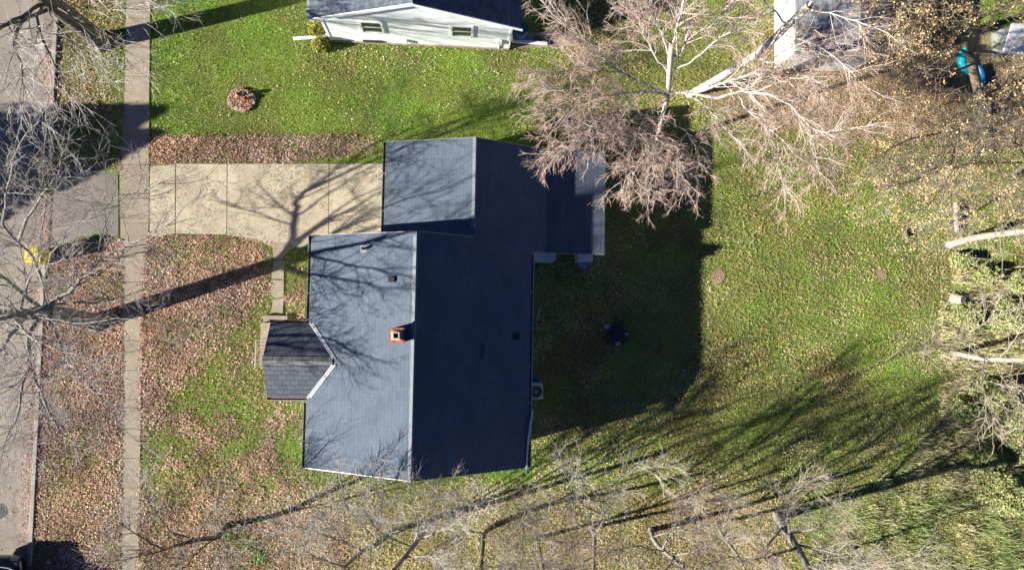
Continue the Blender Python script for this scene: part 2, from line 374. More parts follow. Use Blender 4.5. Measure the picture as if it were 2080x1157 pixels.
# where leaves lie: reddish litter (front), tan litter (bottom), sparse pale leaves (back lawn)
def litter(u, v, x, y):
    n1 = fbm(x, y, 1.6, 5); n2 = fbm(x, y, .6, 9)
    front = np.zeros(len(u))
    vj = v + 16 * (n2 - .5) + 14 * (n1 - .5); strip = sstep(270, 284, vj) * sstep(342, 322, vj + sstep(520, 700, u) * 12) * sstep(300, 306, u) * sstep(790, 690, u); front = np.maximum(front, strip)
    fy = sstep(470, 486, v) * sstep(1.0, -1.0, (u - (560 - np.clip(v - 540, 0, 900) * .78)) / 60.) * sstep(282, 290, u) * (v > 470)
    front = np.maximum(front, fy * (0.97 - .2 * sstep(800, 1000, v)))
    verge = (u < 250) * sstep(480, 500, v); front = np.maximum(front, verge * (.92 - .55 * sstep(850, 1060, v)))
    front = np.maximum(front, (.12 + .5 * sstep(.45, .62, n1)) * (v > 480) * (u < 620) * (u > 282)); front = np.maximum(front, .42 * sstep(940, 1040, v) * (u > 282) * (u < 640))
    front = np.maximum(front, .6 * (v > 1040) * (u < 700)); front = np.maximum(front, .8 * sstep(320, 345, v) * (v < 360) * (u > 110) * (u < 250))
    front = np.maximum(front, .18 * (u < 250) * (v < 340)); front = np.maximum(front, 1.0 * (u < 112) * (u > 80) * (P_x(x) < 1))
    pb = np.zeros(len(u))
    bt = sstep(955, 1000, v - .02 * (u - 620)) * (u > 600) * sstep(1750, 1500, u); pb = np.maximum(pb, bt * .8)
    tr = np.exp(-((u - 1800) ** 2 / 2 / 260 ** 2 + (v - 200) ** 2 / 2 / 150 ** 2)); pb = np.maximum(pb, .62 * tr)
    nb = .13 * np.exp(-((v - 105) ** 2) / 2 / 38 ** 2) * (u > 600) * (u < 1150); pb = np.maximum(pb, nb)
    pb = np.maximum(pb, .45 * np.exp(-((u - 1300) ** 2 / 2 / 170 ** 2 + (v - 170) ** 2 / 2 / 130 ** 2)))
    pb = np.maximum(pb, .30 * (u > 1080) * (v > 300)); pb = np.maximum(pb, .025 * (v < 300) * (u > 290) * (u < 1150)); pb = np.maximum(pb, .30 * (u < 1000) * (v > 940))
    pb = pb * (.45 + 1.1 * n1); front = np.clip(front * (1.25 - .55 * n2 * (front < .8)), 0, 1)
    drift = .62 + .75 * sstep(.3, .62, .5 * vnoise(x, y, .9, 81) + .5 * vnoise(x, y, .32, 83)); return np.clip(front * drift, 0, 1), np.clip(pb * (.5 + drift * .55), 0, 1)
def P_x(x): return (x > XK + .35).astype(float)

def leaves(name, n, which, size, pal, label, extra=None, zoff=.02):
    u, v, P = samples(n)
    fr, pb = litter(u, v, P[:, 0], P[:, 1]); dens = fr if which == 0 else pb
    keep = rng.random(n) < dens
    hd = hard(u, v, P); hp = hd & (rng.random(n) > .014)
    gut = (P[:, 0] < XK + .02) & (P[:, 0] > XK - .75) & (rng.random(n) < np.exp((P[:, 0] - XK) / .28)) & (which == 0)
    keep = (keep & ~hp) | (gut & (v > 40))
    keep |= (rng.random(n) < .0022) & ~((P[:, 0] > XH0) & (P[:, 0] < XH1 + .1) & (P[:, 1] < 3.2) & (P[:, 1] > -6.4))
    u, v, P, hd = u[keep], v[keep], P[keep], hd[keep]; m = len(P)
    s = size[0] + (size[1] * 1.1 - size[0]) * rng.random(m) ** 1.7; a = rng.uniform(0, 2 * np.pi, m); tl = rng.normal(0, .26, (m, 2)); tl[hd] *= .3
    ex = np.stack([np.cos(a), np.sin(a), tl[:, 0]], 1) * s[:, None] * .5; ey = np.stack([-np.sin(a), np.cos(a), tl[:, 1]], 1) * (s * rng.uniform(.55, .95, m))[:, None] * .5
    z = np.where(hd, .052, zoff + rng.uniform(.0, .055, m)) + np.abs(ex[:, 2]) * .5 + np.abs(ey[:, 2]) * .5; c = P.copy(); c[:, 2] = z
    cup = np.zeros((m, 3)); cup[:, 2] = rng.uniform(-.2, .35, m) * s
    V = np.stack([c - ex, c + ey * .9 + cup * .4, c + ex, c - ey * .9 + cup * .4], 1).reshape(-1, 3)
    Fc = np.arange(4 * m).reshape(-1, 4)
    pal = np.array(pal); ci = pal[rng.integers(0, len(pal), m)] * rng.uniform(.8, 1.2, m)[:, None]
    tn = fbm(P[:, 0], P[:, 1], 1.3, 91); ci = ci * (.72 + .56 * sstep(.3, .7, tn))[:, None] * (np.array([[1., 1., 1.]]) + np.array([[.06, -.03, -.10]]) * (fbm(P[:, 0], P[:, 1], 2.5, 95)[:, None] - .5) * 4)
    bw = (.45 * np.exp(-((u - 1720) ** 2 / 2 / 230 ** 2 + (v - 180) ** 2 / 2 / 100 ** 2)) * which)[:, None]; ci = ci * (1 - bw) + np.array([[.26, .17, .11]]) * bw
    ci = np.clip(ci, .02, .9)
    o = from_arrays(name, V, Fc, M['leaf'], col=np.repeat(ci, 4, 0)); return put(o, label, 'leaves', kind='stuff')
leaves('fallen_leaves', 1450000, 0, (.03, .078), [(.42, .235, .19), (.50, .31, .26), (.28, .15, .115), (.55, .38, .33), (.18, .095, .065), (.42, .26, .17), (.58, .45, .38)], 'dense reddish brown fallen leaves over the front yard and kerb')
leaves('fallen_leaves', 1150000, 1, (.03, .07), [(.50, .40, .18), (.44, .34, .17), (.56, .46, .26), (.34, .24, .12), (.60, .52, .28), (.42, .30, .18)], 'tan and straw coloured fallen leaves over the back lawn and bottom strip')

def grass(name, n, hmin, hmax, wd, label, fields, region):
    u, v, P = samples(n); keep = region(u, v, P) & ~hard(u, v, P); u, v, P = u[keep], v[keep], P[keep]; m = len(P)
    x, y = P[:, 0], P[:, 1]; big = fbm(x, y, 3.2, 21); med = fbm(x, y, .55, 31)
    h = rng.uniform(hmin, hmax, m) * (.55 + .9 * med if hmax < .1 else .15 + 1.7 * sstep(.3, .75, med)); a = rng.uniform(0, 2 * np.pi, m); ln = rng.uniform(.3, 1.1, m) * h
    la = a + np.pi / 2 + rng.normal(0, .5, m)
    wv = np.stack([np.cos(a), np.sin(a), np.zeros(m)], 1) * (wd * rng.uniform(.6, 1.3, m))[:, None]
    top = P + np.stack([np.cos(la) * ln, np.sin(la) * ln, h], 1)
    V = np.stack([P - wv, P + wv, top], 1).reshape(-1, 3)
    ci = fields(u, v, x, y, big, med, m)
    o = from_arrays(name, V, np.arange(3 * m).reshape(-1, 3), M['blade'], col=np.repeat(ci, 3, 0)); return put(o, label, 'grass', kind='stuff')
def lerp(a, b, t): return np.array(a)[None] * (1 - t[:, None]) + np.array(b)[None] * t[:, None]
def lawncol(u, v, x, y, big, med, m):
    dry = sstep(.44, .66, big + .2 * (rng.random(m) - .5)) * .55
    dry = np.maximum(dry, 1.1 * np.exp(-((u - 1720) ** 2 / 2 / 270 ** 2 + (v - 190) ** 2 / 2 / 130 ** 2)))
    dry = np.maximum(dry, .55 * (u < 250) * (v < 300)); dry = np.maximum(dry, .75 * sstep(965, 1020, v) * (u > 620) * (u < 1600))
    dry = dry + .25 * (rng.random(m) - .5); dry = np.clip(dry, 0, 1)
    lush = sstep(.5, .72, fbm(x, y, 2.1, 63)); gr_ = lerp((.235, .405, .036), (.12, .31, .022), lush)
    brown = np.exp(-((u - 1720) ** 2 / 2 / 260 ** 2 + (v - 190) ** 2 / 2 / 120 ** 2))[:, None]; dr = np.array([[.40, .375, .125]]) * (1 - brown) + np.array([[.34, .25, .15]]) * brown
    c = gr_ * (1 - dry[:, None]) + dr * dry[:, None]; c = c * (.7 + .65 * med)[:, None] * rng.uniform(.7, 1.3, m)[:, None]
    return np.clip(c, .01, 1)
def lawnreg(u, v, P):
    fr, pb = litter(u, v, P[:, 0], P[:, 1]); bm = np.exp(-((u - 1760) ** 2 / 2 / 230 ** 2 + (v - 180) ** 2 / 2 / 80 ** 2)); return rng.random(len(u)) > np.maximum(.82 * fr, np.clip(1.2 * bm * (.5 + fbm(P[:, 0], P[:, 1], 1.4, 55)), 0, .9))
grass('grass', 1000000, .018, .045, .016, 'mown green lawn grass with dry straw patches', lawncol, lawnreg)
def ugc(u, v, x, y, big, med, m):
    t = np.clip(.15 + .5 * sstep(.35, .65, fbm(x, y, 1.1, 77)) + .5 * (fbm(x, y, .35, 79) - .4) + .45 * (rng.random(m) - .5), 0, 1)
    t = np.clip(t + .55 * (v < 1000) * (u > 1850), 0, 1); return lerp((.25, .34, .12), (.60, .55, .33), t) * rng.uniform(.7, 1.25, m)[:, None]
def ugreg(u, v, P):
    e = 12 * (vnoise(P[:, 0], P[:, 1], .8, 3) - .5)
    r = ((u + v * .9 + 4 * e) > 2660) & (u > 1560)
    r |= (u + e > 1905) & (v > 540) ; return r & (rng.random(len(u)) < .9)
grass('tall_grass', 620000, .07, .33, .017, 'tall pale uncut grass and weeds along the right hand edge', ugc, ugreg)

# ---------------------------------------------------------------- trees
class Tubes:
    def __init__(s): s.g = {}
    def add(s, pts, r0, r1, k=3):
        pts = np.asarray(pts, dtype=float); s.g.setdefault((len(pts), k), []).append((pts, r0, r1))
    def build(s, name, mat, parent):
        Vs, Fs, off = [], [], 0
        for (n, k), L in s.g.items():
            P = np.stack([a[0] for a in L]); r0 = np.array([a[1] for a in L]); r1 = np.array([a[2] for a in L]); m = len(L)
            T = np.gradient(P, axis=1); T /= np.linalg.norm(T, axis=2, keepdims=True) + 1e-9
            ref = np.where(np.abs(T[:, :1, 2:3]) > .8, np.array([1., 0, 0]), np.array([0, 0, 1.])); A = np.cross(T, np.broadcast_to(ref, T.shape)); A /= np.linalg.norm(A, axis=2, keepdims=True) + 1e-9
            B = np.cross(T, A); t = np.linspace(0, 1, n)[None, :]; rad = r0[:, None] * (1 - t) + r1[:, None] * t
            an = 2 * np.pi * np.arange(k) / k
            ring = A[:, :, None, :] * np.cos(an)[None, None, :, None] + B[:, :, None, :] * np.sin(an)[None, None, :, None]
            V = P[:, :, None, :] + ring * rad[:, :, None, None]; Vs.append(V.reshape(-1, 3))
            b = (np.arange(m) * n * k)[:, None, None]; i = np.arange(n - 1)[None, :, None] * k; j = np.arange(k)[None, None, :]; j2 = (j + 1) % k
            f = np.stack([b + i + j, b + i + j2, b + i + k + j2, b + i + k + j], -1).reshape(-1, 4) + off; Fs.append(f); off += m * n * k
        if not Vs: return None
        return from_arrays(name, np.concatenate(Vs), np.concatenate(Fs), mat, parent, smooth=True)
def resample(pts, n):
    pts = np.asarray(pts, dtype=float)
    # Catmull-Rom through control points
    if len(pts) == 2: return pts[0] + (pts[1] - pts[0]) * np.linspace(0, 1, n)[:, None]
    P = np.vstack([2 * pts[0] - pts[1], pts, 2 * pts[-1] - pts[-2]]); out = []
    for t in np.linspace(0, len(pts) - 1 - 1e-6, n):
        i = int(t); f = t - i; a, b, c, d = P[i:i + 4]
        out.append(.5 * (2 * b + (c - a) * f + (2 * a - 5 * b + 4 * c - d) * f * f + (3 * b - a - 3 * c + d) * f ** 3))
    return np.array(out)
def wander(p, d, L, n, wob, trop, rr):
    pts = [p]; d = d / np.linalg.norm(d)
    for _ in range(n - 1):
        d = d + np.array([rr.gauss(0, wob), rr.gauss(0, wob), rr.gauss(0, wob) + trop]); d /= np.linalg.norm(d); p = p + d * L / (n - 1); pts.append(p)
    return np.array(pts), d
def crown(br, tw, mb, mt, root):
    a = br.build('crown', mb, root); b = tw.build('tmp', mt, root); A, B = a.data, b.data
    def get(me):
        co = np.empty(len(me.vertices) * 3, dtype=np.float32); me.vertices.foreach_get('co', co); li = np.empty(len(me.loops), dtype=np.int32); me.loops.foreach_get('vertex_index', li); return co.reshape(-1, 3), li.reshape(-1, 4)
    va, fa = get(A); vb, fb = get(B); bpy.data.objects.remove(b); bpy.data.meshes.remove(B); bpy.data.objects.remove(a); bpy.data.meshes.remove(A)
    off = np.array(base_of(root), dtype=np.float32); o = from_arrays('crown', np.concatenate([va, vb]) + off, np.concatenate([fa, fb + len(va)]), mb, root, smooth=True)
    o.data.materials.append(mt); o.data.polygons.foreach_set('material_index', np.concatenate([np.zeros(len(fa), dtype=np.int32), np.ones(len(fb), dtype=np.int32)])); return o
class Tree:
    """limbs are polylines of surveyed points; finer branches grow from them"""
    def __init__(s, seed, **kw):
        s.r = random.Random(seed); s.tw = Tubes(); s.br = Tubes(); s.tips = []
        s.p = dict(dens=1.5, sub=1.6, up=.10, wob=.16, twig=.5, twn=5, twr=.006, droop=0., spread=.9, lev=3, minz=.8, dm=1.8, rs=.72); s.p.update(kw)
    def side(s, d, ang):
        r = s.r; q = np.array([r.gauss(0, 1) for _ in range(3)]); q -= d * q.dot(d); q /= np.linalg.norm(q) + 1e-9
        return d * math.cos(ang) + q * math.sin(ang)
    def grow(s, p, d, L, rad, lev):
        r = s.r; P = s.p; n = 5 if lev > 1 else 4
        pts, dl = wander(p, d, L, n, P['wob'], P['up'] * (1 if lev > 1 else .4) - (P['droop'] if lev <= 1 else 0), r)
        if pts[-1][2] < P['minz'] and L > .6: pts[:, 2] = np.maximum(pts[:, 2], P['minz'] * .6)
        if lev <= 0:
            s.tw.add(pts[[0, 1, 3]] if n == 4 else pts[::2], rad, rad * .5, 3); s.tips.append(pts[-1]); return
        (s.br if lev > 1 else s.tw).add(pts, rad, max(rad * .35, P['twr']), 5 if lev > 2 else (4 if lev > 1 else 3))
        nc = max(2, int(round(L * P['dens'] * 1.7))) if lev > 1 else max(2, int(round(L * P['twn'])))
        for k in range(nc):
            t = r.uniform(.18, .98); q = t * (n - 1); i = min(n - 2, int(q)); pp = pts[i] + (pts[i + 1] - pts[i]) * (q - i)
            dd = pts[i + 1] - pts[i]; dd = dd / (np.linalg.norm(dd) + 1e-9)
            if lev > 1: s.grow(pp, s.side(dd, r.uniform(.5, 1.0) * P['spread']), L * r.uniform(.35, .62), max(rad * .5, P['twr'] * 1.25), lev - 1)
            else: s.grow(pp, s.side(dd, r.uniform(.35, .9)), P['twig'] * r.uniform(.6, 1.3), P['twr'], 0)
        if lev == 1: s.tips.append(pts[-1])
    def limb(s, ctrl, r0, r1, grow=1.0, start=.25, n=None, lev=None, sides=8, out=True):
        P_ = s.p; pts = resample([at(*c) for c in ctrl], n or max(6, 3 * len(ctrl))); m = len(pts)
        jit = np.array([[s.r.gauss(0, .02) for _ in range(3)] for _ in range(m)]); jit[0] = 0; pts = pts + jit
        r0 *= P_['rs']; r1 *= P_['rs']; s.br.add(pts, r0, r1, sides); L = np.linalg.norm(np.diff(pts, axis=0), axis=1).sum(); P = s.p
        for k in range(int(L * P['dens'] * grow * P['dm'])):
            t = s.r.uniform(start, 1); q = t * (m - 1); i = min(m - 2, int(q)); d = pts[i + 1] - pts[i]; d /= np.linalg.norm(d)
            rad = (r0 * (1 - t) + r1 * t) * .45
            s.grow(pts[i] + (pts[i + 1] - pts[i]) * (q - i), s.side(d, s.r.uniform(.45, 1.05) * P['spread']), P['sub'] * s.r.uniform(.5, 1.15) * (1.1 - .45 * t), min(max(rad, .010), .038), (P['lev'] if lev is None else lev) - 1)
        d = pts[-1] - pts[-2]; s.grow(pts[-1], d, P['sub'] * .7, max(r1, .012), (P['lev'] if lev is None else lev) - 1)
        return pts
    def finish(s, name, base, label, mb, mt, trunk, group=None, leafclump=None, cat='tree'):
        b = at(*base); root = thing(name, (b[0], b[1], 0), label, cat, group)
        tk = Tubes()
        for ctrl, r0, r1 in trunk:
            pts = resample([at(*c) for c in ctrl], max(8, 4 * len(ctrl))); tk.add(pts, r0, r1, 12)
            q = pts[0]; 
            if q[2] < .05:     # root flare
                tk.add(np.array([q - [0, 0, .1], q + [0, 0, .12], q + (pts[1] - q) * .7]), r0 * 1.25, r0 * .98, 12)
        tk.build('trunk', mb, root); crown(s.br, s.tw, mb, mt, root); print(name, 'tips', len(s.tips))
        if leafclump:
            nleaf, size, pal, frac = leafclump; T = np.array(s.tips); T = T[rng.random(len(T)) < frac]; m = len(T) * nleaf
            C = np.repeat(T, nleaf, 0) + rng.normal(0, size * .95, (m, 3)); a = rng.normal(0, 1, (m, 3)); a /= np.linalg.norm(a, axis=1, keepdims=True)
            b_ = np.cross(a, rng.normal(0, 1, (m, 3))); b_ /= np.linalg.norm(b_, axis=1, keepdims=True)
            sz = rng.uniform(.5, 1, m)[:, None] * size; V = np.stack([C - a * sz * .6, C + b_ * sz * .38, C + a * sz * .6, C - b_ * sz * .38], 1).reshape(-1, 3)
            pal = np.array(pal); ci = pal[rng.integers(0, len(pal), m)] * rng.uniform(.7, 1.2, m)[:, None]
            from_arrays('leaves', V, np.arange(4 * m).reshape(-1, 4), M['leaf'], root, col=np.repeat(ci, 4, 0))
        return root

# street tree in front of the house (forks low over the kerb)
T = Tree(3, dm=2.3, dens=1.35, sub=2.3, twig=.5, twn=3.6, twr=.0065, wob=.15, up=.06, spread=.85)
for c, a, b, g_ in [
    ([(90, 645, 3.4), (90, 600, 3.78), (72, 545, 4.05), (50, 515, 4.3), (32, 502, 4.62), (5, 465, 5.25), (-30, 420, 5.9)], .105, .05, .8),
    ([(37, 503, 4.5), (60, 450, 5.4), (95, 397, 6.3), (120, 362, 6.9), (126, 325, 7.4)], .085, .03, 1.3),
    ([(75, 548, 4.05), (80, 500, 4.8), (90, 440, 5.5), (92, 370, 6.5), (88, 300, 7.4)], .045, .015, 1.),
    ([(88, 585, 4.2), (110, 520, 5.0), (160, 470, 5.8), (240, 430, 6.4), (330, 385, 7.0)], .05, .015, 1.),
    ([(5, 465, 5.25), (15, 400, 6.4), (30, 330, 8.2), (60, 270, 9)], .06, .02, 1.2),
    ([(95, 640, 3.5), (112, 622, 3.7), (145, 603, 4), (163, 578, 4.3), (200, 545, 4.7), (232, 525, 5), (262, 510, 5.3), (300, 492, 5.6), (345, 468, 6)], .13, .03, .9),
    ([(232, 525, 5), (220, 490, 5.3), (218, 430, 6.2), (270, 400, 7.)], .04, .015, 1),
    ([(95, 655, 3.5), (112, 690, 4), (130, 735, 4.6), (150, 760, 5.1), (175, 790, 5.7), (210, 825, 6.4), (240, 870, 7)], .10, .02, 1.1),
    ([(85, 655, 3.6), (60, 690, 4.2), (57, 740, 5), (67, 765, 5.5), (78, 800, 6.2), (100, 850, 7.3), (130, 900, 8.2)], .14, .03, 1.1),
    ([(62, 755, 5.2), (45, 800, 6.2), (38, 850, 7), (15, 900, 8)], .07, .02, 1.2),
    ([(80, 650, 3.6), (40, 655, 4.2), (0, 650, 4.8), (-60, 640, 6)], .20, .08, .6),
    ([(84, 642, 3.6), (40, 605, 4.5), (10, 580, 5.2), (-30, 545, 6)], .15, .06, .8),
    ([(100, 640, 3.6), (118, 630, 3.8), (160, 627, 4.3), (210, 627, 4.9), (250, 618, 5.6)], .06, .02, .8),
    ([(70, 652, 4.0), (110, 662, 4.6), (170, 668, 5), (250, 660, 5.6), (330, 668, 6)], .06, .015, .8),
    ([(85, 648, 3.6), (62, 650, 5), (30, 655, 7), (0, 660, 9), (-30, 668, 10.5)], .2, .05, .9),
    ([(60, 650, 5), (25, 690, 6.5), (0, 730, 8), (-30, 790, 9.5)], .10, .03, 1.2),
    ([(40, 655, 6), (50, 610, 7), (75, 560, 8), (130, 540, 9)], .07, .02, 1.),
    ([(30, 655, 7), (55, 690, 8), (110, 720, 9), (190, 740, 9.6)], .07, .02, 1.)]:
    T.limb([(u, v - 13 * min(1, h / 3.4), 3.07 + .6 * min(h - 3.4, 1.3) + 1.0 * max(h - 4.7, 0)) for u, v, h in c], a, b, g_)
T.finish('bare_street_tree', (196, 654, 0), 'large bare grey tree on the verge forking low over the kerb beside the yellow bin', M['bark'], M['twig_grey'],
         [([(196, 654, 0), (150, 645, 1.45), (92, 634, 3.1)], .37, .30), ([(100, 637, 2.9), (70, 636, 3.4), (30, 642, 3.9)], .28, .2)])
# north street tree
T = Tree(5, dm=1.7, dens=1.2, sub=2.4, twig=.75, twn=2.6, twr=.006, wob=.09, up=-.03, spread=.55, rs=.6)
for c, a, b, g_ in [
    ([(98, 2, 3.8), (60, 25, 5), (30, 80, 6.5), (40, 130, 7.5), (50, 180, 8)], .13, .03, 1.3),
    ([(95, 2, 3.9), (75, 40, 5.5), (100, 110, 6.8), (135, 170, 7.5)], .10, .02, 1.3),
    ([(98, 2, 3.8), (110, 40, 4.6), (170, 110, 5.8), (210, 150, 6.4)], .07, .015, 1.),
    ([(110, 12, 3.6), (160, 40, 4.5), (230, 80, 5.2), (255, 120, 5.8)], .06, .015, .9),
    ([(130, 22, 3.2), (170, 15, 4), (230, 10, 4.6), (330, 20, 5.4)], .06, .015, .8),
    ([(60, 25, 5), (0, 60, 6.5), (-40, 120, 8)], .12, .03, 1.2),
    ([(80, -15, 5), (50, -60, 7), (20, -110, 10)], .28, .06, .8),
    ([(120, 10, 3.6), (40, 44, 4.4), (-30, 58, 5.5)], .13, .07, .5),
    ([(80, -15, 5), (130, -50, 6.5), (200, -60, 8), (260, -40, 9)], .12, .03, 1.)]:
    T.limb(c, a, b, g_)
T.finish('bare_street_tree', (204, 86, 0), 'bare street tree at the top left corner casting a thick trunk shadow over the pavement', M['bark_dark'], M['twig_light'],  # dark bark here puts the shade on trunk and limbs into their colour
         [([(204, 86, 0), (165, 52, 1.7), (98, 2, 3.8), (78, -20, 5)], .40, .30)])
# birch
T = Tree(9, rs=.55, dm=3.3, dens=2.0, sub=1.5, twig=.24, twn=15, twr=.0052, wob=.2, up=-.03, spread=.8, droop=.08)
B = [([(1357, 195, 5.5), (1310, 170, 5.9), (1260, 145, 6.3), (1215, 105, 6.8), (1175, 70, 7.3), (1140, 45, 7.7), (1095, -5, 8.3)], .085, .03, 1),
     ([(1350, 192, 5.5), (1310, 186, 5.8), (1270, 190, 6.1), (1220, 195, 6.5), (1165, 186, 7), (1110, 183, 7.4)], .08, .02, 1.1),
     ([(1260, 147, 6.3), (1220, 145, 6.6), (1180, 143, 7), (1100, 152, 7.5)], .05, .015, 1.),
     ([(1312, 188, 5.8), (1270, 215, 6.3), (1225, 243, 6.8), (1165, 285, 7.4)], .055, .015, 1.3),
     ([(1215, 197, 6.5), (1170, 212, 6.9), (1120, 232, 7.3)], .04, .015, 1.2),
     ([(1358, 150, 6.6), (1335, 120, 7.2), (1310, 75, 7.9), (1300, 45, 8.4), (1280, 10, 9)], .075, .02, 1.),
     ([(1363, 120, 7.4), (1345, 70, 8.2), (1330, 40, 8.8), (1308, 0, 9.5)], .07, .03, 1.),
     ([(1362, 110, 7.6), (1378, 115, 7.6), (1392, 85, 8.3), (1402, 50, 9), (1412, 0, 9.9)], .10, .04, .8),
     ([(1395, 78, 8.4), (1440, 57, 8.9), (1470, 20, 9.6), (1495, -10, 10)], .05, .02, 1.),
     ([(1360, 190, 5.6), (1400, 187, 5.9), (1440, 180, 6.3), (1480, 165, 6.7), (1530, 150, 7.2), (1580, 155, 7.6), (1640, 162, 8.1), (1655, 170, 8.3)], .12, .03, .9),
     ([(1395, 190, 5.9), (1460, 198, 6.5), (1500, 188, 6.9), (1560, 192, 7.4), (1605, 215, 7.8), (1628, 240, 8.1), (1660, 265, 8.5), (1705, 264, 8.9), (1785, 250, 9.6)], .10, .02, .9),
     ([(1398, 192, 5.9), (1430, 215, 6.3), (1460, 245, 6.8), (1500, 290, 7.4)], .055, .015, 1.),
     ([(1500, 195, 6.9), (1520, 225, 7.2), (1555, 255, 7.7), (1600, 295, 8.3)], .05, .015, 1.),
     ([(1645, 250, 8.2), (1650, 300, 8.7), (1665, 350, 9.2)], .03, .012, 1.),
     ([(1580, 290, 8.2), (1580, 330, 8.6), (1592, 385, 9.2)], .03, .012, 1.),
     ([(1350, 215, 4.8), (1340, 245, 5.6), (1322, 275, 6.3), (1305, 315, 7), (1285, 345, 7.4), (1260, 372, 7.8)], .07, .02, 1.),
     ([(1336, 255, 6.0), (1325, 300, 6.6), (1330, 350, 7.1), (1318, 385, 7.5)], .05, .015, .9),
     ([(1345, 240, 5.6), (1390, 265, 6.2), (1415, 300, 6.8), (1420, 330, 7.2)], .05, .015, .9),
     ([(1345, 235, 5.7), (1325, 262, 6.3), (1345, 290, 6.8), (1340, 325, 7.2)], .04, .015, 1.), ([(1352, 205, 5.6), (1320, 225, 6.2), (1300, 255, 6.7), (1290, 290, 7.1)], .04, .015, 1.),
     ([(1342, 262, 5.9), (1362, 300, 6.7), (1378, 345, 7.3), (1390, 365, 7.6)], .04, .015, .9),
     ([(1335, 255, 5.9), (1290, 260, 6.5), (1230, 265, 7), (1170, 290, 7.5), (1120, 320, 7.9)], .05, .015, 1.5),
     ([(1370, 140, 6.9), (1420, 115, 7.4), (1450, 85, 7.9), (1490, 65, 8.4), (1540, 45, 9)], .06, .02, 1.),
     ([(1480, 165, 6.7), (1520, 180, 7.3), (1570, 120, 8), (1620, 90, 8.5)], .04, .015, 1.),
     ([(1365, 90, 8.3), (1374, 60, 9), (1386, 20, 9.9), (1392, -30, 11)], .09, .04, 1.)]
for c, a, b, g_ in B: T.limb(c, a, b, g_ * (1.25 if c[-1][1] < 200 else 1.0))
T.finish('bare_birch_tree', (1330, 300, 0), 'white barked birch with reddish drooping twigs spreading over the garage roof corner', M['birch'], M['twig_birch'],
         [([(1330, 300, 0), (1342, 250, 2.6), (1356, 195, 5.3), (1361, 130, 7.2), (1366, 85, 8.5)], .085, .10)])
T = Tree(19, rs=.55, dm=2.4, dens=1.6, sub=2.1, twig=.32, twn=8, twr=.0045, wob=.15, up=-.03, spread=.8, droop=.06)
for c, a, b, g_ in [
    ([(1535, 112, 5.2), (1560, 128, 5.9), (1600, 126, 6.5), (1620, 150, 7.), (1650, 160, 7.5)], .09, .02, 1.),
    ([(1600, 50, 7.3), (1570, 20, 8), (1540, -10, 9)], .07, .03, .8),
    ([(1635, 20, 8.5), (1700, 30, 9.3), (1780, 60, 10.2)], .05, .015, 1.),
    ([(1580, 70, 6.6), (1640, 85, 7.6), (1700, 120, 8.6), (1760, 180, 9.6)], .05, .015, 1.),
    ([(1640, 15, 8.6), (1690, -40, 10.5), (1730, -90, 12.5)], .13, .04, .6)]:
    T.limb(c, a, b, g_)
T.finish('bare_birch_tree', (1400, 192, 0), 'second birch whose thick pale trunk leans from the shaded grass towards the grey shed roof', M['birch'], M['twig_birch'],
         [([(1400, 192, 0), (1453, 163, 2.2), (1535, 111, 5.2), (1600, 52, 7.3), (1645, 10, 8.8)], .155, .13)])
# tan leaved tree
T = Tree(31, dm=2.8, dens=1.35, sub=2.2, twig=.45, twn=3.2, twr=.007, wob=.15, up=.03, spread=.95)
for c, a, b, g_ in [
    ([(1978, 120, 3.1), (1940, 95, 4.2), (1880, 60, 5.5), (1800, 30, 7)], .10, .03, 1.3),
    ([(1985, 180, 1.8), (1950, 225, 3.4), (1900, 270, 4.6), (1840, 285, 5.6), (1780, 320, 6.6)], .08, .02, 1.1),
    ([(1975, 60, 4.4), (1920, 30, 5.6), (1860, -5, 7)], .10, .03, 1.3),
    ([(1990, 190, 1.6), (2040, 215, 3.6), (2100, 260, 5.6)], .10, .03, 1.2),
    ([(1972, 105, 3.3), (2030, 110, 4.6), (2090, 150, 6)], .11, .03, 1.4),
    ([(1978, 130, 3), (1920, 150, 4.4), (1860, 140, 6), (1810, 110, 7.4)], .07, .02, 1.5),
    ([(1985, 40, 5), (2020, 20, 6.4), (2080, 0, 8)], .12, .04, 1.2),
    ([(1950, 225, 3.4), (1940, 300, 5), (1920, 370, 6.4), (1880, 420, 7.6)], .06, .015, 1.),
    ([(2010, 205, 3), (2020, 300, 5), (2040, 380, 7)], .07, .02, 1.2),
    ([(1960, -30, 7), (1900, -20, 8.2), (1800, 10, 9.4)], .10, .03, 1.2)]:
    T.limb(c, a, b, g_)
T.finish('tan_leaved_tree', (1998, 228, 0), 'tree at the top right still holding clumps of dry tan leaves over the blue float', M['bark_oak'], M['twig_oak'],
         [([(1998, 228, 0), (1985, 175, 1.6), (1972, 110, 3.2), (1978, 50, 4.8), (1962, -30, 7)], .22, .14)],
         leafclump=(13, .075, [(.62, .44, .22), (.70, .53, .29), (.54, .37, .18), (.74, .60, .35), (.46, .30, .15)], .33))
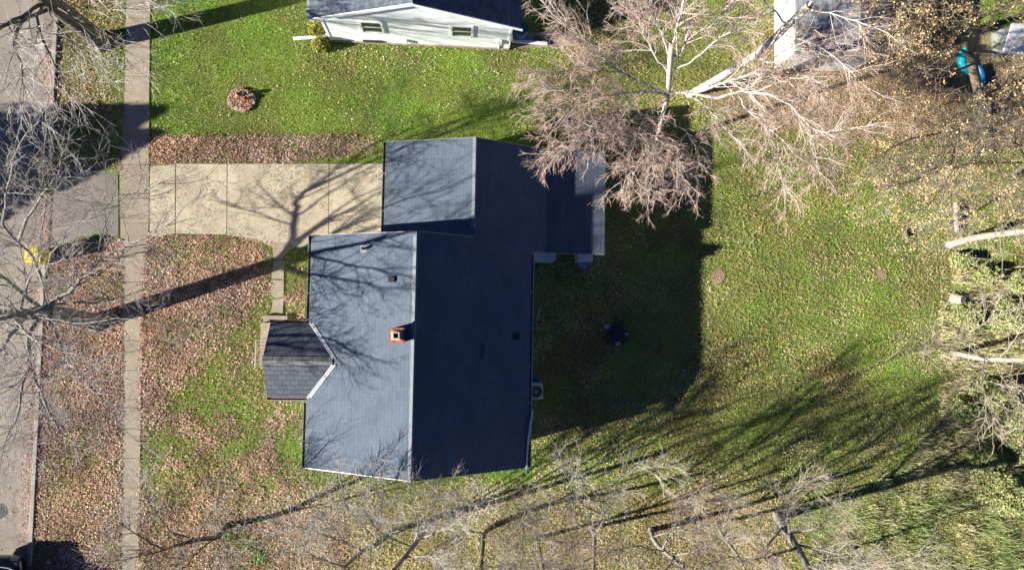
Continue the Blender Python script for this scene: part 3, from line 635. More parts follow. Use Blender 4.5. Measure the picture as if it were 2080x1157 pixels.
# second tan-leaved crown further down the right edge
T = Tree(33, dm=3, dens=1.3, sub=2.0, twig=.4, twn=3.4, twr=.006, wob=.15, up=.02, spread=.95)
for c, a, b, g_ in [
    ([(2075, 330, 3), (2000, 330, 4.2), (1930, 340, 5.2), (1850, 370, 6.2), (1790, 380, 7)], .06, .015, 1.3),
    ([(2085, 350, 2.6), (2030, 400, 4), (1960, 440, 5), (1880, 470, 6)], .06, .015, 1.2),
    ([(2090, 330, 3), (2060, 290, 4.5), (2000, 260, 5.6), (1940, 280, 6.6)], .06, .015, 1.3),
    ([(2095, 350, 3), (2070, 420, 4.6), (2040, 450, 5.4)], .05, .015, 1.3)]:
    T.limb(c, a, b, g_)
T.finish('tan_leaved_tree', (2060, 352, 0), 'smaller bushy tree with sparse tan leaves on the right edge above the leaning pale trunk', M['bark'], M['twig_grey'],
         [([(2060, 352, 0), (2078, 340, 1.6), (2095, 335, 3)], .11, .09)],
         leafclump=(9, .06, [(.60, .44, .25), (.68, .53, .32), (.50, .36, .20)], .3))
# leaning pale trunk
T = Tree(41, dens=.8, sub=1.8, twig=.5, twn=3, twr=.006, wob=.12, up=-.05, spread=.9)
T.limb([(2030, 478, 2.6), (2036, 520, 3.4), (2034, 575, 4.2), (2030, 620, 5)], .03, .012, 1.)
T.limb([(2080, 469, 4), (2100, 520, 5), (2060, 580, 6)], .04, .015, 1.)
T.limb([(2140, 458, 5.5), (2200, 450, 7), (2270, 440, 9)], .08, .03, .8)
T.finish('bare_pale_tree', (1928, 497, 0), 'slim cream barked tree leaning off the right edge beyond the lawn', M['bark_pale'], M['twig_pale'],
         [([(1928, 497, 0), (1985, 482, 1.6), (2080, 469, 4), (2140, 458, 5.5)], .17, .11)])
T = Tree(43, dens=1.4, sub=1.7, twig=.5, twn=3.2, twr=.007, wob=.14, up=.02, spread=.9)
for c, a, b, g_ in [([(2005, 729, 2.4), (1960, 712, 3), (1900, 700, 3.7), (1860, 690, 4.2)], .05, .012, 1.5), ([(2000, 727, 2), (1960, 690, 3.1), (2010, 650, 4.3)], .04, .012, 1.5),
                    ([(2030, 728, 2.8), (2060, 690, 4.2), (2090, 640, 5.4)], .04, .012, 1.3), ([(2020, 731, 2.5), (2050, 790, 4.2), (2090, 850, 6)], .05, .012, 1.4),
                    ([(2000, 728, 2.2), (1995, 780, 3.6), (2020, 850, 5)], .04, .012, 1.4), ([(2090, 731, 4), (2160, 735, 6)], .08, .03, 1)]:
    T.limb(c, a, b, g_)
T.finish('bare_pale_tree', (1935, 716, 0), 'pale twiggy tree leaning over the weeds halfway down the right edge', M['bark_pale'], M['twig_pale'],
         [([(1935, 716, 0), (2000, 728, 2.0), (2090, 731, 4)], .13, .09)])

# trees along the bottom strip
def bottom_tree(seed, base, trunk, limbs, r0, label, bark, twig, **kw):
    a = dict(dm=3.6, dens=1.5, sub=1.7, twig=.40, twn=7, twr=.0045, wob=.13, up=.10, spread=.75); a.update(kw); T = Tree(seed, **a)
    for c in limbs: T.limb(c, r0 * .42, .010, 1.0)
    T.finish('bare_tree', base, label, M[bark], M[twig], [(trunk, r0 * .95, r0 * .5)], 'bare trees along the bottom strip')
bottom_tree(51, (462, 1066, 0), [(462, 1066, 0), (440, 1090, 1), (408, 1094, 1.8), (355, 1108, 2.8)],
            [[(355, 1108, 2.8), (300, 1125, 4), (235, 1140, 5.4)], [(440, 1089, .9), (412, 1112, 1.7), (385, 1140, 2.6), (345, 1180, 3.8)], [(400, 1095, 1.9), (345, 1075, 3), (310, 1030, 4), (290, 985, 4.6)],
             [(380, 1102, 2.3), (430, 1040, 3.4), (452, 980, 4.4)], [(330, 1115, 3.4), (280, 1085, 4.4), (240, 1060, 5)], [(400, 1125, 2.1), (450, 1120, 3.3), (475, 1150, 4.5)]],
            .13, 'dark stemmed bare tree at the bottom left, forking beside the pavement', 'bark_dark', 'twig_light')
bottom_tree(52, (800, 1078, 0), [(800, 1078, 0), (770, 1100, 1.2), (735, 1120, 2.4), (700, 1150, 3.6)],
            [[(770, 1100, 1.2), (740, 1070, 2.6), (700, 1020, 4), (690, 960, 5.2)], [(740, 1118, 2.2), (640, 1080, 4), (560, 1060, 5)], [(760, 1105, 1.5), (765, 1060, 3.2), (778, 1000, 4.6), (770, 960, 5.2)],
             [(700, 1150, 3.6), (640, 1130, 5), (600, 1090, 6)], [(735, 1120, 2.4), (690, 1090, 3.8), (640, 1020, 5)]],
            .12, 'pale twiggy tree whose tips reach over the bottom edge of the house roof', 'bark', 'twig_light')
bottom_tree(53, (880, 1055, 0), [(880, 1055, 0), (860, 1082, 1.4), (838, 1110, 2.8), (800, 1157, 4.6)],
            [[(860, 1082, 1.4), (900, 1050, 3), (930, 1010, 4.4)], [(850, 1095, 2), (930, 1060, 3.8), (980, 1020, 5)], [(838, 1110, 2.8), (770, 1080, 4.4), (725, 1000, 6)], [(860, 1080, 1.5), (870, 1040, 3.2), (900, 1000, 4.4)],
             [(820, 1130, 3.4), (870, 1130, 5), (910, 1150, 6.4)], [(840, 1108, 2.7), (850, 1070, 4.0), (838, 1020, 5)]],
            .13, 'grey bare tree just below the roof peak of the house', 'bark', 'twig_light')
bottom_tree(54, (1012, 1062, 0), [(1012, 1062, 0), (985, 1082, 1.3), (980, 1120, 2.4), (975, 1170, 4)],
            [[(985, 1082, 1.3), (940, 1080, 2.8), (910, 1100, 4)], [(982, 1095, 1.8), (1040, 1090, 3.4), (1075, 1050, 4.6)], [(980, 1140, 3), (1020, 1150, 4.4), (1060, 1140, 5.6)]],
            .12, 'dark crooked trunk bending sharply, right of the roof peak', 'bark_dark', 'twig_grey')
bottom_tree(55, (1200, 1070, 0), [(1200, 1070, 0), (1208, 1092, .9), (1207, 1125, 2), (1206, 1170, 3.4)],
            [[(1208, 1085, .8), (1226, 1060, 2.4), (1230, 1030, 3.4), (1240, 1000, 4.2), (1285, 955, 5.2), (1345, 946, 5.9)], [(1232, 1020, 3.6), (1195, 1010, 4.4), (1180, 970, 5.2)], [(1207, 1110, 1.6), (1150, 1100, 3), (1090, 1095, 4)],
             [(1207, 1130, 2.2), (1170, 1150, 3.6), (1120, 1170, 5)], [(1228, 1045, 2.8), (1180, 1020, 4), (1150, 960, 5.3)]],
            .10, 'slender bare tree with one bright curling limb reaching up over the lawn', 'bark', 'twig_light')
bottom_tree(56, (1322, 1075, 0), [(1322, 1075, 0), (1330, 1098, 1), (1350, 1120, 2.2), (1390, 1150, 4)],
            [[(1328, 1090, .8), (1370, 1078, 1.8), (1430, 1070, 3), (1500, 1060, 4.4)], [(1350, 1120, 2.2), (1290, 1110, 3.6), (1240, 1120, 4.8)], [(1365, 1130, 2.8), (1440, 1110, 4.4), (1500, 1090, 5.6)],
             [(1345, 1115, 2), (1380, 1050, 4), (1400, 1010, 5)], [(1370, 1130, 2.9), (1350, 1160, 4.2), (1300, 1170, 5.6)]],
            .13, 'bare tree with a tawny side limb lying low across the bottom edge', 'bark', 'twig_pale')
bottom_tree(57, (1580, 1048, 0), [(1580, 1048, 0), (1600, 1082, 1.7), (1630, 1130, 3.8), (1650, 1170, 5.2)],
            [[(1590, 1070, 1.2), (1560, 1110, 2.8), (1570, 1157, 4.4)], [(1600, 1082, 1.7), (1660, 1070, 3.4), (1700, 1040, 4.6)], [(1615, 1105, 2.8), (1680, 1120, 4.4), (1760, 1150, 6)], [(1620, 1110, 3), (1560, 1130, 4.6), (1500, 1140, 5.6)],
             [(1605, 1090, 2.1), (1600, 1010, 4), (1640, 980, 5)], [(1640, 1150, 4.6), (1690, 1157, 5.8), (1770, 1140, 7)]],
            .21, 'thick stemmed bare tree at the bottom right, beside the tall grass', 'bark', 'twig_pale', dens=1.7)
bottom_tree(58, (1455, 1062, 0), [(1455, 1062, 0), (1470, 1090, 1.2), (1500, 1130, 3), (1520, 1170, 4.6)],
            [[(1470, 1090, 1.2), (1430, 1080, 2.8), (1390, 1040, 4.2)], [(1485, 1110, 2), (1540, 1090, 3.8), (1590, 1060, 5)], [(1500, 1130, 3), (1450, 1140, 4.4), (1400, 1160, 5.6)], [(1475, 1097, 1.5), (1480, 1030, 3.6), (1440, 1000, 4.6)]],
            .09, 'thin grey bare tree between the tawny limb and the thick stemmed tree', 'bark', 'twig_grey')
bottom_tree(59, (1090, 1092, 0), [(1090, 1092, 0), (1096, 1120, 1.4), (1105, 1160, 3.2), (1110, 1190, 4.5)],
            [[(1096, 1120, 1.4), (1050, 1120, 3), (1010, 1080, 4.4)], [(1100, 1140, 2.4), (1150, 1120, 4), (1190, 1080, 5.4)], [(1105, 1160, 3.2), (1060, 1157, 5), (1000, 1150, 6.4)], [(1098, 1130, 1.8), (1090, 1050, 4), (1080, 1000, 5.4)]],
            .09, 'small bare tree between the crooked dark trunk and the bright curling limb', 'bark_dark', 'twig_pale')
bottom_tree(60, (1730, 1112, 0), [(1730, 1112, 0), (1755, 1140, 1.6), (1780, 1180, 3.4)],
            [[(1755, 1140, 1.6), (1720, 1120, 3), (1690, 1080, 4)], [(1765, 1155, 2.4), (1830, 1140, 4), (1880, 1120, 5)], [(1745, 1130, 1.2), (1720, 1157, 3)]],
            .08, 'low bare tree rising out of the tall grass at the bottom right', 'bark', 'twig_pale')

# evergreen tree across the street: only its shadow reaches the verge
def evergreen(bx, by, h, rad, label):
    root = thing('evergreen_tree', (bx, by, 0), label, 'tree'); tk = MB().lathe((bx, by, 0), [(.25, 0), (.18, h * .5), (.04, h * .97)], 10); tk.build('trunk', M['bark_dark'], root, smooth=True)
    n = 9000; t = rng.random(n) ** .8; zz = h * (.08 + .92 * t); rr = rad * (1 - t) ** .8 * (.45 + .55 * rng.random(n) ** .5) + .05; a = rng.uniform(0, 2 * np.pi, n)
    rr *= .78 + .3 * np.sin(a * 7 + zz * 3) ; C = np.stack([bx + rr * np.cos(a), by + rr * np.sin(a), zz], 1)
    d = rng.normal(0, 1, (n, 3)); d[:, 2] *= .4; d /= np.linalg.norm(d, axis=1, keepdims=True); e = np.cross(d, rng.normal(0, 1, (n, 3))); e /= np.linalg.norm(e, axis=1, keepdims=True)
    V = np.stack([C - d * .16, C + e * .07, C + d * .16, C - e * .07], 1).reshape(-1, 3); c = np.array([(.04, .08, .03)]) * rng.uniform(.6, 1.4, n)[:, None]
    from_arrays('foliage', V, np.arange(4 * n).reshape(-1, 4), M['needle'], root, col=np.repeat(c, 4, 0))
p = at(340, 238); k = 6.4 / math.tan(EL)
evergreen(p[0] - k * math.cos(AZ) - 2.4, p[1] - k * math.sin(AZ) - .3, 7.3, 3.6, 'dense evergreen tree across the street beyond the left edge')
p = at(250, 300); k = 5.0 / math.tan(EL)
evergreen(p[0] - k * math.cos(AZ) - 1.5, p[1] - k * math.sin(AZ) - .2, 6.2, 3.4, 'shorter evergreen tree across the street, nearer the bottom of the pair')

# leafy shrubs and vines
def shrub(name, u, v, rx, ry, hz, n, pal, label, leaf=.05, cat='shrub', group=None):
    b = at(u, v); root = thing(name, (b[0], b[1], 0), label, cat, group); nn = 14; st_ = Tubes(); rr = random.Random(int(u * 7 + v))
    for k in range(nn):
        a = rr.uniform(0, 6.28); e = rr.uniform(.3, .85); st_.add(np.array([b, b + [rx * .4 * e * math.cos(a), ry * .4 * e * math.sin(a), hz * .4], b + [rx * e * math.cos(a), ry * e * math.sin(a), hz * .8]]), .014, .005, 4)
    st_.build('stems', M['twig_oak'], root)
    q = rng.normal(0, 1, (n, 3)); q /= np.linalg.norm(q, axis=1, keepdims=True); q[:, 2] = np.abs(q[:, 2]); s_ = rng.uniform(.55, 1.0, n)[:, None]
    lump = .8 + .35 * vnoise(q[:, 0] * 3 + u, q[:, 1] * 3 + q[:, 2] * 2.3, .7, 8); C = b + q * s_ * lump[:, None] * [rx, ry, hz]; C[:, 2] += .04
    d = rng.normal(0, 1, (n, 3)); d /= np.linalg.norm(d, axis=1, keepdims=True); e = np.cross(d, rng.normal(0, 1, (n, 3))); e /= np.linalg.norm(e, axis=1, keepdims=True)
    V = np.stack([C - d * leaf, C + e * leaf * .55, C + d * leaf, C - e * leaf * .55], 1).reshape(-1, 3); pal = np.array(pal); c = pal[rng.integers(0, len(pal), n)] * rng.uniform(.7, 1.2, n)[:, None]
    from_arrays('foliage', V, np.arange(4 * n).reshape(-1, 4), M['needle'], root, col=np.repeat(c, 4, 0)); return root
yg = [(.38, .36, .07), (.30, .32, .06), (.20, .26, .05), (.48, .42, .12)]
shrub('round_shrub', 645, 62, .42, .42, .75, 4200, yg, 'round yellow green shrub above the white downspout at the corner of the white house')
shrub('round_shrub', 654, 95, .42, .36, .70, 4200, yg, 'round yellow green shrub below the white downspout at the corner of the white house')
vg = [(.38, .42, .17), (.46, .46, .22), (.20, .30, .08), (.55, .50, .28), (.30, .36, .14)]
for k, (u, v, rx, ry, hz) in enumerate([(2010, 800, 1.5, 1.1, 1.1), (2065, 870, 1.2, 1.6, 1.3), (1950, 830, .9, .7, .8), (2040, 1000, 1.6, 1.2, .9), (1990, 940, 1.1, 1.0, .8), (1960, 640, 1.0, .9, .6), (2045, 640, 1.3, 1.0, .8),
                                        (1950, 530, .8, .5, .5), (2000, 560, .9, .6, .6), (2065, 575, .8, .7, .7)]):
    lab = ['broad pale vine covered bush right of the twiggy tree', 'tallest pale leafy bush on the right edge', 'small leafy bush jutting onto the lawn below the twiggy tree', 'wide low bush at the right edge near the bottom', 'low leafy bush in the tree shadow on the right',
           'leafy bush beside the pale stump', 'yellowish bush right of the pale stump', 'small green bush under the leaning cream trunk', 'green bush between the leaning cream trunk and the stump', 'leafy bush on the right edge below the leaning cream trunk'][k]
    shrub('leafy_bush', u, v, rx * .85, ry * .85, hz, int(5200 * rx * ry + 1500), vg, lab, .05, 'bush', 'bushes along the right edge')
for k, (u, v) in enumerate([(505, 1105), (530, 1130), (470, 1085)]):
    shrub('weed_clump', u, v, .45, .36, .07, 170, [(.16, .38, .03), (.20, .42, .05), (.26, .36, .08)], ['bright green weed clump right of the dark forked tree at the bottom left', 'bright green weed clump nearest the bottom edge', 'bright green weed clump touching the dark forked tree'][k], .05, 'plant')

exec_house = True
# ---------------------------------------------------------------- the house
HR, HE = 4.95, 2.78
yN, yS = at(848, 470, HR)[1], at(835, 977, HR)[1]
xW, xE = XH0, XH1
slope = (HR - HE) / (XR - xW)
zE = HR - slope * (xE - XR)
xg = at(965, 380, 3.95)[0]; zg = HR - slope * (xg - XR)
yGN, yGS = at(967, 279, zg)[1], yN
xGW = at(782, 380, 2.7)[0]; zGW = 2.68
xB = xg + (xg - xGW) - .6; zB = HR - slope * (xB - XR)               # where the rear slope turns flatter
xP = at(1229, 400, 2.1)[0]; zP = zB - .085 * (xP - xB)
yPS = at(1226, 516, zP)[1]
house = thing('main_house', ((xW + xE) / 2, (yN + yS) / 2, 0), 'single storey house with slate grey shingle gable roof and a brick chimney', 'house')
TH = .16
rf = MB()
rf.slab([(xW, yS, HE), (XR, yS, HR), (XR, yN, HR), (xW, yN, HE)], TH)
# rear slope, one continuous plane shared with the garage, notch at the north east
rs = MB()
z_at = lambda x: HR - slope * (x - XR)
rs.slab([(XR, yS, HR), (xE, yS, zE), (xE, yPS, zE), (xE, yN, zE), (XR, yN, HR)], TH)
rf.build('roof_front', M['shingle'], house); rs.build('roof_rear', M['shingle'], house)
gf = MB(); gf.slab([(xGW, yN - .9, zGW), (xg, yN - .9, zg), (xg, yGN, zg), (xGW, yGN, zGW)], TH)
garage = thing('attached_garage', (xg, (yN + yGN) / 2, 0), 'attached garage with grey gable roof at the end of the concrete driveway', 'garage')
gf.v = [(x, y, z - .004) for x, y, z in gf.v]
# keep the part under the main roof clear of it
gf.build('roof_front', M['shingle'], garage)
gr = MB(); gr.slab([(xg, yN + .003, zg), (xE + .003, yN + .003, z_at(xE)), (xE + .003, yPS, z_at(xE)), (xB, yPS, zB), (xB, yGN, zB), (xg, yGN, zg)], TH)
gr.build('roof_rear', M['shingle'], garage)
MB().slab([(xB + .001, yPS, zB), (xP, yPS, zP), (xP, yGN, zP), (xB + .001, yGN, zB)], TH - .02).build('patio_roof', M['patio'], garage)
def ridge(name, x, y0, y1, z, sl, parent, sr=None, wd=.12):
    mb = MB(); n = int((y1 - y0) / .14)
    for k in range(n):
        a = y0 + (y1 - y0) * k / n; b = y0 + (y1 - y0) * (k + 1) / n + .01; e = .012 + .006 * (k % 2); s2 = sr or sl
        mb.hexa([(x - wd, a, z - sl * wd + e), (x, a, z + e), (x, b, z + e + .004), (x - wd, b, z - sl * wd + e + .004)], [(x - wd, a, z - sl * wd + e + .012), (x, a, z + e + .014), (x, b, z + e + .018), (x - wd, b, z - sl * wd + e + .016)])
        mb.hexa([(x, a, z + e), (x + wd * .5, a, z - s2 * wd * .5 + e), (x + wd * .5, b, z - s2 * wd * .5 + e + .004), (x, b, z + e + .004)], [(x, a, z + e + .014), (x + wd * .5, a, z - s2 * wd * .5 + e + .012), (x + wd * .5, b, z - s2 * wd * .5 + e + .016), (x, b, z + e + .018)])
    return mb.build(name, M['ridge'], parent)
ridge('ridge_cap', XR, yS, yN, HR, slope, house); sg = (zg - zGW) / (xg - xGW); ridge('ridge_cap', xg, yN + .35, yGN, zg, sg, garage, slope)
# walls
o_ = .45
def walls(name, x0, x1, y0, y1, zl, xr, zr, zr2, parent, mat):
    mb = MB()
    a = [(x0, y0, 0), (x1, y0, 0), (x1, y0, zr2), (xr, y0, zr), (x0, y0, zl)]; b = [(x, y1, z) for x, y, z in a]
    mb.poly(a); mb.poly(b[::-1]); mb.poly([(x0, y0, 0), (x0, y0, zl), (x0, y1, zl), (x0, y1, 0)]); mb.poly([(x1, y0, 0), (x1, y1, 0), (x1, y1, zr2), (x1, y0, zr2)])
    return mb.build(name, mat, parent)
walls('wall', xW + o_, xE - o_, yS + .35, yN - .35, HE + slope * o_ - TH - .02, XR, HR - TH - .02, zE + slope * o_ - TH - .02, house, M['siding'])
walls('wall', xGW + .35, xB - .5, yN - .353, yGN - .3, zGW + sg * .35 - TH - .02, xg, zg - TH - .02, z_at(xB - .5) - TH - .02, garage, M['siding'])
# foundation
MB().box(xW + o_ - .03, xE - o_ + .03, yS + .32, yN - .36, 0, .25).build('foundation', M['walk'], house)
# rake trim (white line under gable edges)
def rake(x0, z0, x1, z1, y, parent, s=1):
    mb = MB(); mb.hexa([(x0, y - .009, z0 - TH - .02), (x1, y - .009, z1 - TH - .02), (x1, y + .009, z1 - TH - .02), (x0, y + .009, z0 - TH - .02)], [(x0, y - .009, z0 - .03), (x1, y - .009, z1 - .03), (x1, y + .009, z1 - .03), (x0, y + .009, z0 - .03)])
    return mb.build('rake_trim', M['gutter'], parent)
for y, s in ((yN, 1), (yS, -1)): rake(xW, HE, XR, HR, y + s * .012, house); 
rake(XR, HR, xE, zE, yS - .012, house); rake(XR, HR, xg, zg, yN + .012, house)
rake(xGW, zGW, xg, zg, yGN + .012, garage); rake(xg, zg, xB, zB, yGN + .012, garage); rake(xB, zB, xP, zP, yGN + .012, garage); rake(xE + .03, z_at(xE + .03), xB, zB, yPS - .012, garage); rake(xB, zB, xP, zP, yPS - .012, garage)
def gutter(x, y0, y1, z, parent, s=-1, wd=.11, mat='gutter', leaf=True):
    mb = MB(); x0, x1 = (x - wd, x - .004) if s < 0 else (x + .004, x + wd)
    mb.box(x0, x1, y0, y1, z - .13, z - .115); mb.box(x0, x0 + .008, y0, y1, z - .115, z - .02); mb.box(x1 - .008, x1, y0, y1, z - .115, z - .02)
    mb.box(x0, x1, y0 - .008, y0, z - .13, z - .02); mb.box(x0, x1, y1, y1 + .008, z - .13, z - .02)
    xo = x0 - .012 if s < 0 else x1 - .002
    mb.box(xo, xo + .014, y0 - .008, y1 + .008, z - .03, z - .008)
    k = y0 + 1.0
    while k < y1: mb.box(x0, x1, k, k + .025, z - .03, z - .015); k += 1.5
    g_ = mb.build('gutter', M[mat], parent)
    if leaf: MB().box(x0 + .01, x1 - .01, y0, y1, z - .114, z - .09).build('gutter_litter', M['litter'], g_)
    return g_
yE0, yE1 = at(580, 808, 2.9)[1], at(580, 655, 2.9)[1]
gutter(xW, yE1 + .15, yN - .01, HE, house); gutter(xW, yS, yE0 - .13, HE, house)
gutter(xE, yS, yPS - .05, zE, house, 1, .12, 'whitemetal'); gutter(xGW, yN + .06, yGN, zGW, garage)
# entry roof: ridge runs out from the front slope
xe0 = at(532, 730, 3.4)[0]; ye = at(600, 733, 3.4)[1]; HEn = 2.75; hw = (yE1 - yE0) / 2; HRn = HEn + .62
xv = xW + (HRn - HE) / slope                                   # ridge meets the slope
xv0 = xW
entry = thing('entry_porch', (xe0 + 1, ye, 0), 'small gabled entry porch with large square shingles on the front of the house', 'porch')
en = MB()
y1_, y0_ = ye + hw, ye - hw
en.slab([(xe0 + .06, y0_, HEn), (xv0, y0_, HEn), (xv, ye, HRn), (xe0, ye, HRn)], .12)
en.slab([(xe0, ye, HRn), (xv, ye, HRn), (xv0, y1_, HEn), (xe0 + .1, y1_, HEn)], .12)
en.build('roof', M['shingle_entry'], entry)
cap = MB(); nC = 14
for k in range(nC):
    a = xe0 + (xv - .1 - xe0) * k / nC; b = xe0 + (xv - .1 - xe0) * (k + 1) / nC - .008; e = .012 + .004 * (k % 2); sl = .62 / hw
    for s in (-1, 1):
        q = [(a, ye, HRn + e), (b, ye, HRn + e), (b, ye + s * .17, HRn - sl * .17 + e), (a, ye + s * .17, HRn - sl * .17 + e)]
        if s > 0: q = q[::-1] if False else q
        cap.hexa(q if s > 0 else [q[0], q[3], q[2], q[1]], [(x, y, z + .014) for x, y, z in (q if s > 0 else [q[0], q[3], q[2], q[1]])])
cap.build('ridge_cap', plain('entry_cap', (.15, .165, .165), .9, 0, .2, 9), entry)
# valley flashing strips
vf = MB()
for s in (-1, 1):
    A = Vector((xv0, ye + s * hw, HE + .02)); Bp = Vector((xv - .14, ye + s * hw * .09, HE + slope * (xv - .14 - xW) + .03))
    vf.bar(A + Vector((.045, 0, .045)), Bp + Vector((.045, 0, .045)), .05, .02); vf.bar(A + Vector((.16, s * -.02 + 0, .095)), Bp + Vector((.16, s * -.02, .095)), .05, .02)
vf.build('valley_flashing', M['whitemetal'], entry)
for s in (-1, 1):
    y = ye + s * (hw + .055); gx = MB()
    gx.box(xe0 + .05, xW + .0, y - .055, y + .055, HEn - .13, HEn - .115); gx.box(xe0 + .05, xW, y - .055, y - .047, HEn - .115, HEn - .02); gx.box(xe0 + .05, xW, y + .047, y + .055, HEn - .115, HEn - .02)
    gx.box(xe0 + .035, xe0 + .05, y - .055, y + .055, HEn - .13, HEn - .01); gx.box(xe0 + .05, xW, y + s * .052 - .008, y + s * .052 + .008, HEn - .03, HEn)
    g_ = gx.build('gutter', M['gutter'], entry); MB().box(xe0 + .06, xW - .01, y - .045, y + .045, HEn - .114, HEn - .07).build('gutter_litter', M['litter'], g_)
walls('wall', xe0 + .75, xW + o_ + .05, y0_ + .3, y1_ - .3, HEn - .05, xW, HEn - .04, HEn - .05, entry, M['siding'])
for s in (-1, 1): MB().box(xe0 + .2, xe0 + .32, ye + s * (hw - .25) - .06, ye + s * (hw - .25) + .06, .3, HEn - .1).build('post', M['white'], entry)
a, b = at(530, 657, .35), at(585, 745, .35)
MB().box(a[0], xW + .6, b[1], a[1] + .05, 0, .34).build('landing', M['walk'], entry, .01)
c0, c1 = at(535, 640, .18), at(583, 657, .18); MB().box(c0[0], c1[0], a[1] + .053, c0[1], 0, .18).build('step', M['walk'], entry, .01)
rl = MB(); rx = a[0] + .05; ry0, ry1 = at(530, 745, .9)[1], at(530, 690, .9)[1]
for k in range(9): yy = ry0 + (ry1 - ry0) * k / 8; rl.box(rx - .01, rx + .01, yy - .01, yy + .01, .34, 1.15)
rl.box(rx - .02, rx + .02, ry0, ry1, 1.15, 1.18); rl.build('railing', M['gutter'], entry)
MB().box(xe0 + .74, xe0 + .745, ye - .45, ye + .45, .35, 2.4).build('front_door', plain('door_paint', (.30, .08, .06), .4), entry)
# doors and windows on the walls
def window(xx, yc, zc, w_, h_, nx, parent):
    s = nx; mb = MB(); x0 = xx; d = .05 * s
    for (ya, yb, za, zb) in ((yc - w_ / 2 - .08, yc + w_ / 2 + .08, zc + h_ / 2, zc + h_ / 2 + .08), (yc - w_ / 2 - .08, yc + w_ / 2 + .08, zc - h_ / 2 - .08, zc - h_ / 2), (yc - w_ / 2 - .08, yc - w_ / 2, zc - h_ / 2, zc + h_ / 2),
                             (yc + w_ / 2, yc + w_ / 2 + .08, zc - h_ / 2, zc + h_ / 2), (yc - w_ / 2, yc + w_ / 2, zc - .02, zc + .02)):
        mb.box(min(x0, x0 + d), max(x0, x0 + d), ya, yb, za, zb)
    f_ = mb.build('window', M['white'], parent); x1 = x0 + .02 * s
    MB().box(min(x0 + .002 * s, x1), max(x0 + .002 * s, x1), yc - w_ / 2, yc + w_ / 2, zc - h_ / 2, zc + h_ / 2).build('pane', M['glass'], f_)
for yc in (2.0, -4.6): window(xW + o_, yc, 1.7, 1.5, 1.1, -1, house)
for yc in (1.2, -1.4, -5.2): window(xE - o_, yc, 1.8, 1.2, 1.0, 1, house)
gd = MB(); gx = xGW + .35; gy0, gy1 = yN + .5, yGN - .9
for k in range(4): gd.box(gx - .04, gx - .001, gy0, gy1, .06 + k * .53, .06 + k * .53 + .51)
gd.build('garage_door', M['white'], garage)
# chimney
cu, cv = 805, 681; ch = HR + .45
cp = at(cu, cv, ch); cw, cd = .24, .24
chm = thing('chimney', (cp[0], cp[1], HR - 1), 'x', 'x'); del chm['label']; del chm['category']; chm.parent = house; chm.location = Vector((cp[0], cp[1], HR - 1)) - house.location
MB().box(cp[0] - cw, cp[0] + cw, cp[1] - cd, cp[1] + cd, HR - 1, ch - .06).build('stack', M['brick'], chm)
MB().box(cp[0] - cw - .03, cp[0] + cw + .03, cp[1] - cd - .03, cp[1] + cd + .03, ch - .14, ch - .061).build('brick_cap', M['brick'], chm)
MB().box(cp[0] - cw + .06, cp[0] + cw - .06, cp[1] - cd + .06, cp[1] + cd - .06, ch - .062, ch - .01).build('mortar_crown', plain('mortar', (.42, .33, .25), .9, 0, .3, 14), chm, .02)
fl = MB(); r1, r0 = .125, .085
for s in (-1, 1):
    fl.box(cp[0] - r1, cp[0] + r1, cp[1] + (r0 if s > 0 else -r1), cp[1] + (r1 if s > 0 else -r0), ch - .02, ch + .12); fl.box(cp[0] + (r0 if s > 0 else -r1), cp[0] + (r1 if s > 0 else -r0), cp[1] - r0, cp[1] + r0, ch - .02, ch + .12)
fl.build('flue', plain('flue_clay', (.50, .47, .42), .8), chm, .01); MB().box(cp[0] - r0, cp[0] + r0, cp[1] - r0, cp[1] + r0, ch - .015, ch + .01).build('flue_hole', M['hole'], chm)
# vents on the front slope
p = at(738, 505, 3.95); zz = z = HE + slope * (p[0] - xW)
vp = MB().lathe((p[0], p[1], zz - .05), [(.05, 0), (.05, .36), (.035, .36), (.035, .2)], 14); vo_ = vp.build('vent_pipe', M['dark'], house, smooth=False)
MB().slab([(p[0] - .13, p[1] - .13, zz - slope * .13 + .012), (p[0] + .13, p[1] - .13, zz + slope * .13 + .012), (p[0] + .13, p[1] + .13, zz + slope * .13 + .012), (p[0] - .13, p[1] + .13, zz - slope * .13 + .012)], .01).build('flashing', M['shingle_shed'], vo_)
p = at(796, 567, 4.4); zz = HE + slope * (p[0] - xW)
MB().hexa([(p[0] - .14, p[1] - .11, zz - .06), (p[0] + .13, p[1] - .11, zz + .05), (p[0] + .13, p[1] + .11, zz + .05), (p[0] - .14, p[1] + .11, zz - .06)],
          [(p[0] - .12, p[1] - .09, zz + .12), (p[0] + .11, p[1] - .09, zz + .16), (p[0] + .11, p[1] + .09, zz + .16), (p[0] - .12, p[1] + .09, zz + .12)]).build('box_vent', M['dark'], house, .01)
p = at(984, 715, 3.7); zz = z_at(p[0]); MB().box(p[0] - .06, p[0] + .06, p[1] - .26, p[1] + .26, zz - .1, zz + .07).build('box_vent', plain('vent_paint', (.14, .18, .22), .6), house, .01)
p = at(1050, 683, 3.1); zz = z_at(p[0]); MB().box(p[0] - .12, p[0] + .12, p[1] - .1, p[1] + .1, zz - .1, zz + .1).build('box_vent', M['dark'], house, .01)
# loose white downspout resting on the rear gutter
d0, d1 = at(1080, 832, zE), at(1072, 900, zE)
mb = MB().bar((d0[0] + .03, d0[1], zE + .06), (d1[0], d1[1], zE + .05), .09, .06); mb.bar((d1[0], d1[1], zE + .05), (d1[0] - .05, d1[1] - 1.2, zE + .05), .07, .05)
put(mb.build('loose_downspout', M['whitemetal'], bevel=.01), 'bent white downspout length lying on the rear gutter near the bottom corner of the house', 'downspout')
